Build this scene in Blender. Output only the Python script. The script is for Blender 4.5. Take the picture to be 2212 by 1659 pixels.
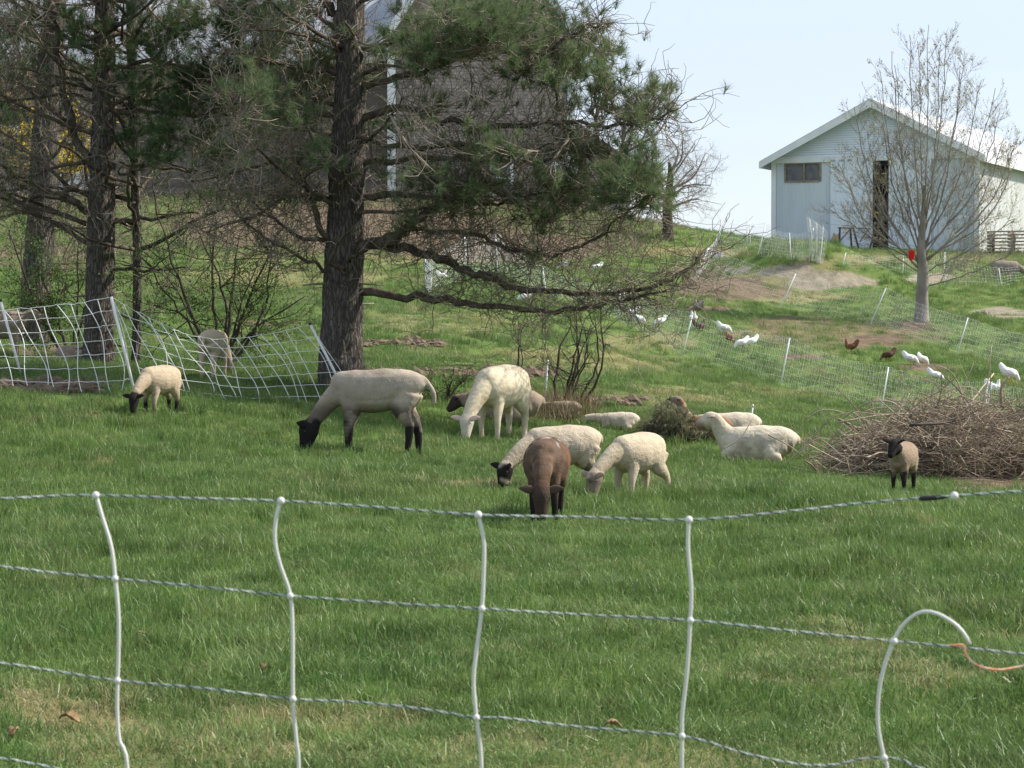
import bpy, math, random
import numpy as np
from mathutils import Vector, Matrix

random.seed(7); RNG = np.random.default_rng(11)
for o in list(bpy.data.objects): bpy.data.objects.remove(o)
SC = bpy.context.scene
COL = SC.collection
PI = math.pi

# ------------------------------------------------------------------ camera, sky, sun, exposure
PW, PH = 2212.0, 1659.0            # pixel frame the measurements below were read in
LENS = 85.0
FPX = PW*LENS/36.0
EYE = 1.32
HORIZON = 690.0
PITCH = math.atan((HORIZON-PH/2)/-FPX)      # looking slightly down
cam = bpy.data.cameras.new('camera'); cam.lens = LENS; cam.sensor_width = 36; cam.sensor_fit = 'HORIZONTAL'
cam.clip_start = 0.05; cam.clip_end = 8000
cam.dof.use_dof = True; cam.dof.focus_distance = 24.0; cam.dof.aperture_fstop = 20.0
camo = bpy.data.objects.new('camera', cam); COL.objects.link(camo)
camo.location = (0, 0, EYE); camo.rotation_euler = (PI/2-PITCH, 0, 0)
SC.camera = camo

SUN_AZ, SUN_EL = 76.0, 41.0        # clockwise from +Y, above the horizon
w = bpy.data.worlds.new('World'); SC.world = w; w.use_nodes = True
nt = w.node_tree; nt.nodes.clear()
wo = nt.nodes.new('ShaderNodeOutputWorld'); bg = nt.nodes.new('ShaderNodeBackground')
sky = nt.nodes.new('ShaderNodeTexSky'); sky.sky_type = 'NISHITA'; sky.sun_disc = False
sky.sun_elevation = math.radians(SUN_EL); sky.sun_rotation = math.radians(SUN_AZ)
sky.air_density = 1.0; sky.dust_density = .6; sky.ozone_density = 1.2
tc = nt.nodes.new('ShaderNodeTexCoord'); mp = nt.nodes.new('ShaderNodeMapping'); mp.inputs['Scale'].default_value = (1.2, 1.2, 7.0)
no = nt.nodes.new('ShaderNodeTexNoise'); no.inputs['Scale'].default_value = 2.2; no.inputs['Detail'].default_value = 6; no.inputs['Roughness'].default_value = .55
rp = nt.nodes.new('ShaderNodeValToRGB'); rp.color_ramp.elements[0].position = .34; rp.color_ramp.elements[1].position = .78
rp.color_ramp.elements[0].color = (.70, .70, .70, 1); rp.color_ramp.elements[1].color = (.96, .96, .96, 1)
mx = nt.nodes.new('ShaderNodeMix'); mx.data_type = 'RGBA'
mx.inputs['B'].default_value = (3.75, 4.2, 4.95, 1)     # thin high cloud veil
nt.links.new(tc.outputs['Generated'], mp.inputs['Vector']); nt.links.new(mp.outputs['Vector'], no.inputs['Vector'])
nt.links.new(no.outputs['Fac'], rp.inputs['Fac']); nt.links.new(rp.outputs['Color'], mx.inputs['Factor'])
nt.links.new(sky.outputs['Color'], mx.inputs['A']); nt.links.new(mx.outputs['Result'], bg.inputs['Color'])
bg.inputs['Strength'].default_value = 0.13
nt.links.new(bg.outputs['Background'], wo.inputs['Surface'])

sl = bpy.data.lights.new('sun', 'SUN'); sl.energy = 4.7; sl.angle = math.radians(0.8); sl.color = (1.0, .93, .82)
so = bpy.data.objects.new('sun', sl); COL.objects.link(so)
az, el = math.radians(SUN_AZ), math.radians(SUN_EL)
SUNV = Vector((math.sin(az)*math.cos(el), math.cos(az)*math.cos(el), math.sin(el)))
so.rotation_euler = SUNV.to_track_quat('Z', 'Y').to_euler(); so.location = SUNV*60
SC.view_settings.view_transform = 'Standard'; SC.view_settings.look = 'None'
SC.view_settings.exposure = 0.68; SC.view_settings.gamma = 1.0
SC.render.resolution_x = 1024; SC.render.resolution_y = 768
SC.render.engine = 'CYCLES'
SC.cycles.max_bounces = 6; SC.cycles.diffuse_bounces = 3; SC.cycles.transmission_bounces = 3; SC.cycles.transparent_max_bounces = 6

# ------------------------------------------------------------------ pixel -> place
CP, SP = math.cos(PITCH), math.sin(PITCH)
def P(px, py, d):
    u = (px-PW/2)/FPX; v = (PH/2-py)/FPX
    dy = CP+v*SP; dz = -SP+v*CP
    return np.array((u/dy*d, d, EYE+dz/dy*d))
def to_px(x, y, z):
    dz = z-EYE
    f = y*CP-dz*SP; u = x/f; v = (y*SP+dz*CP)/f
    return PW/2+u*FPX, PH/2-v*FPX

# ------------------------------------------------------------------ height field of the hillside
def vnoise(x, y, seed=0):
    x = np.asarray(x, float); y = np.asarray(y, float)
    xi = np.floor(x).astype(np.int64); yi = np.floor(y).astype(np.int64); fx = x-xi; fy = y-yi
    def h(a, b):
        n = (a*374761393+b*668265263+seed*1442695041) & 0x7fffffff
        n = ((n ^ (n >> 13))*1274126177) & 0x7fffffff
        return ((n ^ (n >> 16)) & 0xffff)/65535.0
    sx = fx*fx*(3-2*fx); sy = fy*fy*(3-2*fy)
    a = h(xi, yi)*(1-sx)+h(xi+1, yi)*sx; b = h(xi, yi+1)*(1-sx)+h(xi+1, yi+1)*sx
    return a*(1-sy)+b*sy

CTRL = [(1175,1118,16.2),(1360,1075,17.9),(1200,1055,19.1),(900,972,24.4),(1060,942,27.4),(340,890,24.5),(60,862,25),(290,850,25.7),
 (700,882,27.5),(735,842,29),(212,790,32),(70,745,38),(1620,985,27),(1950,1055,21.5),(2180,1060,22),(2000,1000,26),
 (1474,768,56),(1686,830,52),(1902,887,48),(2140,918,46),(1340,918,30),(1250,905,30.5),(1500,930,30),(1700,905,38),(2150,945,38),
 (1600,750,57),(1836,762,57),(2024,825,53),(1500,715,60),(1350,700,60),(1130,658,62),(925,633,64),
 (2067,763,61),(1880,700,65),(1685,665,70),(1500,608,80),(1990,697,71),(1620,568,88),(1760,570,86),(1860,606,80),(1700,645,73),
 (2175,606,84),(2100,690,68),(1420,517,122),(1650,533,126),(1900,541,128),(2200,548,128),(1650,547,112),(1900,553,112),(2150,557,112),
 (840,430,95),(1240,455,95),(1400,510,107),(500,420,95),(100,430,95),(900,560,75),(600,545,75),(1200,560,78),(200,540,75),(1300,600,72),
 (900,740,43),(500,650,52),(150,650,52),(500,740,42),(1150,810,36),(1200,725,48),(1340,800,44),(1560,840,46)]
pts = [P(*c) for c in CTRL]
for yy in (-6, 0, 5, 10, 14):
    for xx in (-8, -2.5, 2.5, 8): pts.append(np.array((xx, yy, 0.0)))
for xx in (-40, -20, 0, 20, 40): pts += [np.array((xx, 150, 5.0+(.6 if xx < 0 else 0))), np.array((xx, 200, 3.5))]
for yy, zl, zr in ((-5, 0, 0), (20, .9, -.5), (60, 3.0, .0), (100, 6.6, 3.0)): pts += [np.array((-40, yy, zl)), np.array((40, yy, zr))]
C = np.array(pts); CX = C[:, :2]/20.0
def tps_k(r2): return np.where(r2 > 1e-12, r2*np.log(np.maximum(r2, 1e-12)), 0)*.5
D2 = ((CX[:, None]-CX[None])**2).sum(2); n = len(CX)
A = np.zeros((n+3, n+3)); A[:n, :n] = tps_k(D2)+np.eye(n)*.0015
A[:n, n] = 1; A[:n, n+1:] = CX; A[n, :n] = 1; A[n+1:, :n] = CX.T
SOL = np.linalg.solve(A, np.concatenate([C[:, 2], np.zeros(3)]))
def height(x, y):
    x = np.atleast_1d(np.asarray(x, float)); y = np.atleast_1d(np.asarray(y, float))
    qx = np.clip(x, -42, 42)/20; qy = np.clip(y, -8, 200)/20
    out = np.empty(len(qx))
    for i in range(0, len(qx), 20000):
        a, b = qx[i:i+20000], qy[i:i+20000]
        r2 = (a[:, None]-CX[None, :, 0])**2+(b[:, None]-CX[None, :, 1])**2
        out[i:i+20000] = tps_k(r2)@SOL[:n]+SOL[n]+SOL[n+1]*a+SOL[n+2]*b
    far = np.clip((y-200)/250, 0, 1); out = out*(1-far)-4*far
    amp = np.clip(1-(y-120)/80, 0, 1)
    out += amp*((vnoise(x*.9, y*.9, 1)-.5)*.07+(vnoise(x*2.3, y*2.3, 2)-.5)*.045+(vnoise(x*.3, y*.22, 3)-.5)*.12*np.clip((y-12)/30, 0, 1))
    return out
MOUNDS = []
for (mx, my, md, rx, ry, ht) in ((1730,612,79,2.9,2.2,1.45),(1640,590,84,3.2,2.6,.30),(2010,604,84,1.6,2.0,.28),(2165,680,70,1.7,1.6,.25),(1560,640,74,2.4,2.4,.25)):
    q_ = P(mx, my, md); MOUNDS.append((q_[0], q_[1], rx, ry, ht))
_h0 = height
def height(x, y):
    o = _h0(x, y); x = np.atleast_1d(np.asarray(x, float)); y = np.atleast_1d(np.asarray(y, float))
    for a, b, rx, ry, ht in MOUNDS: o = o+ht*np.exp(-(((x-a)/rx)**2+((y-b)/ry)**2)**1.3)
    return o
def H(x, y): return float(height(x, y)[0])
DD = 5*np.exp(np.linspace(0, math.log(44), 500))
def G(px, py):
    """where the ray of a pixel meets the ground"""
    u = (px-PW/2)/FPX; v = (PH/2-py)/FPX; dy = CP+v*SP; dz = -SP+v*CP
    x = u/dy*DD; z = EYE+dz/dy*DD
    g = z-height(x, DD); k = np.where(g <= 0)[0]
    i = k[0] if len(k) else int(np.argmin(g))
    if i == 0: i = 1
    t = g[i-1]/(g[i-1]-g[i]) if len(k) else 0
    d = DD[i-1]+t*(DD[i]-DD[i-1])
    if len(k):
        a_, b_ = DD[i-1], DD[i]
        dd = np.linspace(a_, b_, 24); gg = EYE+dz/dy*dd-height(u/dy*dd, dd); kk = np.where(gg <= 0)[0]
        if len(kk): d = dd[kk[0]]
    return np.array((u/dy*d, d, H(u/dy*d, d)))

# ------------------------------------------------------------------ materials
def new_mat(name):
    m = bpy.data.materials.new(name); m.use_nodes = True; nt = m.node_tree
    return m, nt, nt.nodes['Principled BSDF'], nt.nodes['Material Output']
def mat(name, c1, c2=None, scale=8.0, rough=.8, bump=0.0, bscale=None, detail=5, stretch=None, coord='Object', spec=.25, metallic=0, trans=0.0):
    m, nt, b, out = new_mat(name); N = nt.nodes; L = nt.links
    b.inputs['Roughness'].default_value = rough; b.inputs['Metallic'].default_value = metallic
    b.inputs['Specular IOR Level'].default_value = spec
    b.inputs['Base Color'].default_value = (*c1, 1)
    if c2 is not None or bump:
        t = N.new('ShaderNodeTexCoord'); mp = N.new('ShaderNodeMapping')
        mp.inputs['Scale'].default_value = stretch or (1, 1, 1); L.new(t.outputs[coord], mp.inputs['Vector'])
        no = N.new('ShaderNodeTexNoise'); no.inputs['Scale'].default_value = scale; no.inputs['Detail'].default_value = detail
        L.new(mp.outputs['Vector'], no.inputs['Vector'])
        if c2 is not None:
            r = N.new('ShaderNodeValToRGB'); r.color_ramp.elements[0].position = .36; r.color_ramp.elements[1].position = .66
            r.color_ramp.elements[0].color = (*c1, 1); r.color_ramp.elements[1].color = (*c2, 1)
            L.new(no.outputs['Fac'], r.inputs['Fac']); L.new(r.outputs['Color'], b.inputs['Base Color'])
        if bump:
            n2 = N.new('ShaderNodeTexNoise'); n2.inputs['Scale'].default_value = bscale or scale*3; n2.inputs['Detail'].default_value = 4
            L.new(mp.outputs['Vector'], n2.inputs['Vector'])
            bp = N.new('ShaderNodeBump'); bp.inputs['Strength'].default_value = bump; bp.inputs['Distance'].default_value = .03
            L.new(n2.outputs['Fac'], bp.inputs['Height']); L.new(bp.outputs['Normal'], b.inputs['Normal'])
    if trans:
        tr = N.new('ShaderNodeBsdfTranslucent'); ms = N.new('ShaderNodeMixShader'); ms.inputs[0].default_value = trans
        src = b.inputs['Base Color'].links
        if src: L.new(src[0].from_socket, tr.inputs['Color'])
        else: tr.inputs['Color'].default_value = (*c1, 1)
        L.new(b.outputs[0], ms.inputs[1]); L.new(tr.outputs[0], ms.inputs[2]); L.new(ms.outputs[0], out.inputs['Surface'])
    return m

def field_color(nt, dryness=0.0):
    """patchy pasture colour from the place in the field; shared by the sward and the soil under it"""
    N = nt.nodes; L = nt.links
    g = N.new('ShaderNodeNewGeometry')
    def noise(s, d=4, r=.55, dist=0):
        x = N.new('ShaderNodeTexNoise'); x.inputs['Scale'].default_value = s; x.inputs['Detail'].default_value = d; x.inputs['Roughness'].default_value = r
        x.inputs['Distortion'].default_value = dist; L.new(g.outputs['Position'], x.inputs['Vector']); return x.outputs['Fac']
    def ramp(f, a, b, ca, cb):
        r = N.new('ShaderNodeValToRGB'); r.color_ramp.elements[0].position = a; r.color_ramp.elements[1].position = b
        r.color_ramp.elements[0].color = (*ca, 1); r.color_ramp.elements[1].color = (*cb, 1); L.new(f, r.inputs['Fac']); return r.outputs['Color']
    def mix(f, a, b, typ='MIX'):
        m = N.new('ShaderNodeMix'); m.data_type = 'RGBA'; m.blend_type = typ
        if isinstance(f, float): m.inputs['Factor'].default_value = f
        else: L.new(f, m.inputs['Factor'])
        for s, v in (('A', a), ('B', b)):
            if isinstance(v, tuple): m.inputs[s].default_value = (*v, 1)
            else: L.new(v, m.inputs[s])
        return m.outputs['Result']
    return g, noise, ramp, mix

# grass blades
def grass_mat(name, ca, cb, dry, trans=.35):
    m, nt, b, out = new_mat(name); N = nt.nodes; L = nt.links
    g, noise, ramp, mix = field_color(nt)
    base = ramp(noise(.9, 5), .34, .68, ca, cb)
    base = mix(ramp(noise(4.5, 6, .65), .42, .70, (0, 0, 0), (.7, .7, .7)), base, (.195, .265, .092))
    base = mix(ramp(noise(2.2, 5, .6), .30, .46, (.6, .6, .6), (0, 0, 0)), base, (.058, .125, .030))
    base = mix(ramp(noise(1.3, 6, .6), .50, .70, (0, 0, 0), (.55, .55, .55)), base, (.23, .29, .11))
    oi = N.new('ShaderNodeObjectInfo')
    drymask = ramp(noise(1.7, 6, .6, .4), .52, .68, (0, 0, 0), (1, 1, 1))
    at = N.new('ShaderNodeAttribute'); at.attribute_name = 'tint'           # each blade's own tint
    at2 = N.new('ShaderNodeAttribute'); at2.attribute_type = 'INSTANCER'; at2.attribute_name = 'dry'
    mm = N.new('ShaderNodeMath'); mm.operation = 'MULTIPLY_ADD'; mm.inputs[1].default_value = .55; L.new(drymask, mm.inputs[0]); mm.inputs[2].default_value = -.25
    m3 = N.new('ShaderNodeMath'); m3.operation = 'ADD'; L.new(mm.outputs[0], m3.inputs[0]); L.new(at2.outputs['Fac'], m3.inputs[1])
    m4 = N.new('ShaderNodeMath'); m4.operation = 'ADD'; L.new(m3.outputs[0], m4.inputs[0]); L.new(at.outputs['Fac'], m4.inputs[1])
    st = N.new('ShaderNodeMapRange'); st.inputs['From Min'].default_value = .55; st.inputs['From Max'].default_value = .95; L.new(m4.outputs[0], st.inputs['Value'])
    c = mix(st.outputs['Result'], base, dry)
    hv = N.new('ShaderNodeHueSaturation'); L.new(c, hv.inputs['Color'])
    mr = N.new('ShaderNodeMapRange'); mr.inputs['To Min'].default_value = .72; mr.inputs['To Max'].default_value = 1.3; L.new(oi.outputs['Random'], mr.inputs['Value'])
    L.new(mr.outputs['Result'], hv.inputs['Value'])
    L.new(hv.outputs['Color'], b.inputs['Base Color']); b.inputs['Roughness'].default_value = .45; b.inputs['Specular IOR Level'].default_value = .35
    tr = N.new('ShaderNodeBsdfTranslucent'); L.new(hv.outputs['Color'], tr.inputs['Color'])
    ms = N.new('ShaderNodeMixShader'); ms.inputs[0].default_value = trans
    L.new(b.outputs[0], ms.inputs[1]); L.new(tr.outputs[0], ms.inputs[2]); L.new(ms.outputs[0], out.inputs['Surface'])
    return m
M = {}
M['grass'] = grass_mat('grass_blade', (.080, .153, .034), (.150, .234, .062), (.38, .33, .17))
def ground_mat():
    m, nt, b, out = new_mat('pasture_soil'); N = nt.nodes; L = nt.links
    g, noise, ramp, mix = field_color(nt)
    green = ramp(noise(.9, 5), .34, .68, (.070, .135, .026), (.125, .195, .050))
    green = mix(ramp(noise(6, 6), .42, .7, (0, 0, 0), (.6, .6, .6)), green, (.15, .135, .06))
    soil = ramp(noise(5, 8, .65), .35, .7, (.090, .066, .044), (.215, .165, .110))
    sand = ramp(noise(3.2, 8, .65), .35, .68, (.19, .165, .12), (.33, .29, .22))
    def att(nm):
        a = N.new('ShaderNodeAttribute'); a.attribute_name = nm; return a.outputs['Fac']
    def brk(f, s, k):
        m1 = N.new('ShaderNodeMath'); m1.operation = 'MULTIPLY_ADD'; L.new(noise(s, 6, .65), m1.inputs[0]); m1.inputs[1].default_value = k; L.new(f, m1.inputs[2])
        r = N.new('ShaderNodeMapRange'); r.inputs['From Min'].default_value = .5+k*.5-.14; r.inputs['From Max'].default_value = .5+k*.5+.14; L.new(m1.outputs[0], r.inputs['Value'])
        return r.outputs['Result']
    c = mix(brk(att('dry'), 2.6, .9), green, (.20, .19, .085))
    c = mix(brk(att('bare'), 2.2, .8), c, soil)
    c = mix(brk(att('sand'), 1.6, .7), c, sand)
    L.new(c, b.inputs['Base Color']); b.inputs['Roughness'].default_value = .95; b.inputs['Specular IOR Level'].default_value = .1
    bp = N.new('ShaderNodeBump'); bp.inputs['Strength'].default_value = .8; bp.inputs['Distance'].default_value = .05
    L.new(noise(9, 7, .7), bp.inputs['Height']); L.new(bp.outputs['Normal'], b.inputs['Normal'])
    return m
M['ground'] = ground_mat()
def bark_mat():
    m, nt, b, out = new_mat('pine_bark'); N = nt.nodes; L = nt.links
    t = N.new('ShaderNodeTexCoord'); mp = N.new('ShaderNodeMapping'); mp.inputs['Scale'].default_value = (1, 1, .22); L.new(t.outputs['Object'], mp.inputs['Vector'])
    nz = N.new('ShaderNodeTexNoise'); nz.inputs['Scale'].default_value = 9; nz.inputs['Detail'].default_value = 6; L.new(mp.outputs['Vector'], nz.inputs['Vector'])
    mv = N.new('ShaderNodeVectorMath'); mv.operation = 'MULTIPLY_ADD'; mv.inputs[1].default_value = (.13, .13, .13); L.new(nz.outputs['Color'], mv.inputs[0]); L.new(mp.outputs['Vector'], mv.inputs[2])
    vo = N.new('ShaderNodeTexVoronoi'); vo.feature = 'DISTANCE_TO_EDGE'; vo.inputs['Scale'].default_value = 26; L.new(mv.outputs[0], vo.inputs['Vector'])
    r = N.new('ShaderNodeValToRGB'); r.color_ramp.elements[0].position = .0; r.color_ramp.elements[1].position = .22; r.color_ramp.elements[0].color = (.066, .057, .050, 1); r.color_ramp.elements[1].color = (.178, .156, .137, 1); L.new(vo.outputs['Distance'], r.inputs['Fac'])
    n2 = N.new('ShaderNodeTexNoise'); n2.inputs['Scale'].default_value = 22; n2.inputs['Detail'].default_value = 6; n2.inputs['Roughness'].default_value = .7; L.new(mp.outputs['Vector'], n2.inputs['Vector'])
    mr = N.new('ShaderNodeMapRange'); mr.inputs['From Min'].default_value = .3; mr.inputs['From Max'].default_value = .7; mr.inputs['To Min'].default_value = .6; mr.inputs['To Max'].default_value = 1.3; L.new(n2.outputs['Fac'], mr.inputs['Value'])
    hv = N.new('ShaderNodeHueSaturation'); L.new(r.outputs['Color'], hv.inputs['Color']); L.new(mr.outputs['Result'], hv.inputs['Value']); L.new(hv.outputs['Color'], b.inputs['Base Color'])
    b.inputs['Roughness'].default_value = .95; b.inputs['Specular IOR Level'].default_value = .1
    ad = N.new('ShaderNodeMath'); ad.operation = 'MULTIPLY_ADD'; L.new(vo.outputs['Distance'], ad.inputs[0]); ad.inputs[1].default_value = 2.0; L.new(n2.outputs['Fac'], ad.inputs[2])
    bp = N.new('ShaderNodeBump'); bp.inputs['Strength'].default_value = 1.0; bp.inputs['Distance'].default_value = .035; L.new(ad.outputs[0], bp.inputs['Height']); L.new(bp.outputs['Normal'], b.inputs['Normal'])
    return m
M['bark'] = bark_mat()
M['bark2'] = mat('branch_bark', (.060, .047, .038), (.15, .12, .095), 9, .95, .4, 30, spec=.1)
M['twig'] = mat('dead_twig', (.115, .097, .078), (.33, .28, .22), 3, .95, spec=.1)
M['needle'] = mat('pine_needle', (.078, .118, .054), (.178, .228, .104), 1.4, .55, trans=.4, spec=.3)
M['needle2'] = mat('pine_needle_dark', (.042, .080, .032), (.105, .155, .058), 1.4, .6, trans=.3, spec=.3)
M['maple'] = mat('maple_bark', (.20, .178, .155), (.31, .28, .245), 4, .9, .3, 12, stretch=(1, 1, .4), spec=.1)
M['bud'] = mat('maple_bud', (.30, .26, .11), (.44, .39, .20), 6, .7, trans=.55)
M['leaf'] = mat('young_leaf', (.055, .12, .022), (.11, .19, .04), 2, .6, trans=.35)
M['shrub'] = mat('shrub_bark', (.045, .036, .03), (.09, .075, .06), 6, .95, spec=.1)
M['yellow'] = mat('forsythia_flower', (.62, .42, .03), (.75, .58, .06), 3, .7, trans=.3)
M['stick'] = mat('weathered_stick', (.26, .21, .155), (.50, .42, .32), 2.2, .9, spec=.1)
M['stick2'] = mat('brown_twig', (.17, .135, .10), (.34, .275, .205), 2.5, .95, spec=.1)
M['drystalk'] = mat('dry_stalk', (.24, .19, .11), (.40, .33, .20), 4, .9, trans=.2)
M['bough'] = mat('grey_green_needle', (.14, .15, .085), (.29, .28, .165), 5, .8, trans=.2)
M['plastic'] = mat('white_plastic', (.66, .645, .625), None, rough=.38, spec=.5)
M['plastic_far'] = mat('white_post', (.72, .74, .78), None, rough=.45, spec=.4)
M['cord'] = mat('white_cord', (.40, .44, .43), None, rough=.7)
M['cord_dark'] = mat('dark_green_strand', (.045, .070, .055), None, rough=.6)
M['net_white'] = mat('white_net_cord', (.74, .74, .74), None, rough=.5)
M['netfar'] = mat('net_cord', (.60, .62, .63), None, rough=.8)
M['black'] = mat('black_plastic', (.012, .012, .014), None, rough=.4, spec=.4)
M['orange'] = mat('orange_cord', (.78, .26, .10), (.80, .62, .50), 140, rough=.7)
M['red'] = mat('red_plastic', (.75, .02, .03), (.6, .015, .025), 6, rough=.4)
M['leafdry'] = mat('dead_leaf', (.20, .12, .06), (.36, .25, .15), 20, rough=.8, trans=.15)
M['clod'] = mat('soil_clod', (.095, .070, .052), (.20, .155, .115), 7, .98, .6, 20, spec=.05)
M['stone'] = mat('grey_stone', (.16, .16, .17), (.28, .28, .28), 6, .9, .4, spec=.2)

# ------------------------------------------------------------------ mesh helpers
class MB:
    def __init__(s): s.V = []; s.T = []; s.Q = []; s.n = 0
    def add(s, v, tris=None, quads=None):
        v = np.asarray(v, float); s.V.append(v)
        if tris is not None and len(tris): s.T.append(np.asarray(tris, int)+s.n)
        if quads is not None and len(quads): s.Q.append(np.asarray(quads, int)+s.n)
        s.n += len(v)
    def tube(s, p, r, k=5, caps=True):
        p = np.asarray(p, float); m = len(p); r = np.broadcast_to(np.asarray(r, float), (m,))
        t = np.gradient(p, axis=0); t /= np.linalg.norm(t, axis=1)[:, None]+1e-12
        mt = np.abs(t.mean(0)); ref = np.zeros(3); ref[int(np.argmin(mt))] = 1
        a = np.cross(t, ref); a /= np.linalg.norm(a, axis=1)[:, None]+1e-12; b = np.cross(t, a)
        th = np.arange(k)*2*PI/k
        ring = p[:, None]+r[:, None, None]*(np.cos(th)[None, :, None]*a[:, None]+np.sin(th)[None, :, None]*b[:, None])
        i = np.arange(m-1)[:, None]*k; j = np.arange(k)[None]; jn = (j+1) % k
        q = np.stack([i+j, i+jn, i+k+jn, i+k+j], 2).reshape(-1, 4)
        tr = None; v = ring.reshape(-1, 3)
        if caps and k > 2:
            v = np.concatenate([v, p[:1], p[-1:]]); c0 = m*k; jj = np.arange(k); jn = (jj+1) % k
            tr = np.concatenate([np.stack([np.full(k, c0), jn, jj], 1), np.stack([np.full(k, c0+1), (m-1)*k+jj, (m-1)*k+jn], 1)])
        s.add(v, tr, q)
    def box(s, c, sz, ax=None):
        c = np.asarray(c, float); h = np.asarray(sz, float)/2
        k = np.array([(x, y, z) for x in (-1, 1) for y in (-1, 1) for z in (-1, 1)], float)*h
        if ax is not None: k = k@np.asarray(ax, float)
        s.add(c+k, None, [(0, 1, 3, 2), (4, 6, 7, 5), (0, 4, 5, 1), (2, 3, 7, 6), (0, 2, 6, 4), (1, 5, 7, 3)])
    def prism(s, poly, off):
        """closed solid: polygon (list of points) swept by a vector"""
        a = np.asarray(poly, float); b = a+np.asarray(off, float); m = len(a)
        q = [(i, (i+1) % m, m+(i+1) % m, m+i) for i in range(m)]
        c1 = a.mean(0); c2 = b.mean(0); v = np.concatenate([a, b, [c1, c2]])
        t = [(2*m, (i+1) % m, i) for i in range(m)]+[(2*m+1, m+i, m+(i+1) % m) for i in range(m)]
        s.add(v, t, q)
    def mesh(s, name, smooth=True, origin=None):
        V = np.concatenate(s.V) if s.V else np.zeros((0, 3))
        if origin is not None: V = V-np.asarray(origin, float)
        T = np.concatenate(s.T) if s.T else np.zeros((0, 3), int)
        Q = np.concatenate(s.Q) if s.Q else np.zeros((0, 4), int)
        me = bpy.data.meshes.new(name); me.vertices.add(len(V)); me.vertices.foreach_set('co', V.ravel())
        li = np.concatenate([T.ravel(), Q.ravel()]); me.loops.add(len(li)); me.loops.foreach_set('vertex_index', li.astype(np.int32))
        ls = np.concatenate([np.arange(len(T))*3, len(T)*3+np.arange(len(Q))*4])
        me.polygons.add(len(ls)); me.polygons.foreach_set('loop_start', ls.astype(np.int32))
        me.polygons.foreach_set('use_smooth', np.full(len(ls), smooth, bool))
        me.update(calc_edges=True); me.validate()
        return me
    def build(s, name, m, parent=None, smooth=True, kind=None):
        org = np.array(parent.matrix_world_loc) if parent is not None and hasattr(parent, 'matrix_world_loc') else (world_loc(parent) if parent else None)
        me = s.mesh(name, smooth, org); me.materials.append(m)
        o = bpy.data.objects.new(name, me); COL.objects.link(o)
        if parent is not None: o.parent = parent
        if kind: o['kind'] = kind
        return o
def world_loc(o):
    v = np.zeros(3)
    while o is not None: v += np.array(o.location); o = o.parent
    return v
def tag(o, label, cat, group=None):
    o['label'] = label; o['category'] = cat
    if group: o['group'] = group
    return o
def thing(name, label, cat, loc=(0, 0, 0), group=None, rz=0):
    o = bpy.data.objects.new(name, None); COL.objects.link(o); o.location = tuple(float(a) for a in loc); o.rotation_euler = (0, 0, rz); o.empty_display_size = .2
    return tag(o, label, cat, group)
def U(a, b): return random.uniform(a, b)
def rvec():
    v = RNG.normal(size=3); return v/np.linalg.norm(v)
def nrm(v): v = np.asarray(v, float); return v/(np.linalg.norm(v)+1e-12)
def smooth_path(p, n):
    """Catmull-Rom through points"""
    p = np.asarray(p, float); q = np.concatenate([[2*p[0]-p[1]], p, [2*p[-1]-p[-2]]]); out = []
    m = len(p)-1
    for t in np.linspace(0, m, n):
        i = min(int(t), m-1); f = t-i; a, b, c, d = q[i:i+4]
        out.append(.5*((2*b)+(-a+c)*f+(2*a-5*b+4*c-d)*f*f+(-a+3*b-3*c+d)*f**3))
    return np.array(out)
def wander(p0, d, L, n=6, jit=.25, trop=(0, 0, 0)):
    p = [np.asarray(p0, float)]; d = nrm(d); st = L/n; trop = np.asarray(trop, float)
    for i in range(n):
        d = nrm(d+RNG.normal(size=3)*jit+trop); p.append(p[-1]+d*st)
    return np.array(p)

# ------------------------------------------------------------------ ground
BARE = [(870,742,120,7),(1000,806,230,8),(1290,868,120,7),(80,835,150,14),(1080,535,240,34),(720,490,380,52),(1500,590,50,14),
        (1560,612,90,14),(1890,735,80,12),(2000,790,60,10),(1980,702,48,9),(1750,772,60,6),(1180,880,40,6),(2150,1048,150,26),(1930,1075,20,4),
        (1530,668,50,7),(1690,690,60,7),(2080,1010,160,30),(560,700,60,6),(330,735,60,6),(1740,958,30,8),(1820,722,340,46,.54),(1600,628,150,26,.7),(1510,625,110,22,.66),(110,560,220,40,.62),(150,762,170,14,.72),(230,640,200,24,.5)]
SAND = [(1790,608,105,17),(1650,584,110,8),(1720,590,80,9),(2010,603,60,8),(2170,676,70,9),(1860,608,40,10)]
DRY = [(1100,1650,900,120,.82),(1750,1430,260,70,.72),(140,1590,190,60,1.0),(1250,780,260,34,.66),(1500,860,240,30,.68),(950,700,200,28,.68),(600,600,340,30,.66),(1400,740,160,24,.6),(1700,850,160,16,.55),
       (1900,560,240,14,.7),(2100,560,120,14,.8),(1500,545,140,14,.8),(1720,640,150,16,.8),(1650,720,130,12,.6),(1880,720,120,14,.7),(1720,690,120,12,.6),(2000,860,220,20,.5),(1700,960,60,14,.6),(1730,600,170,26,.75),(700,560,400,20,.6)]
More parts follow.
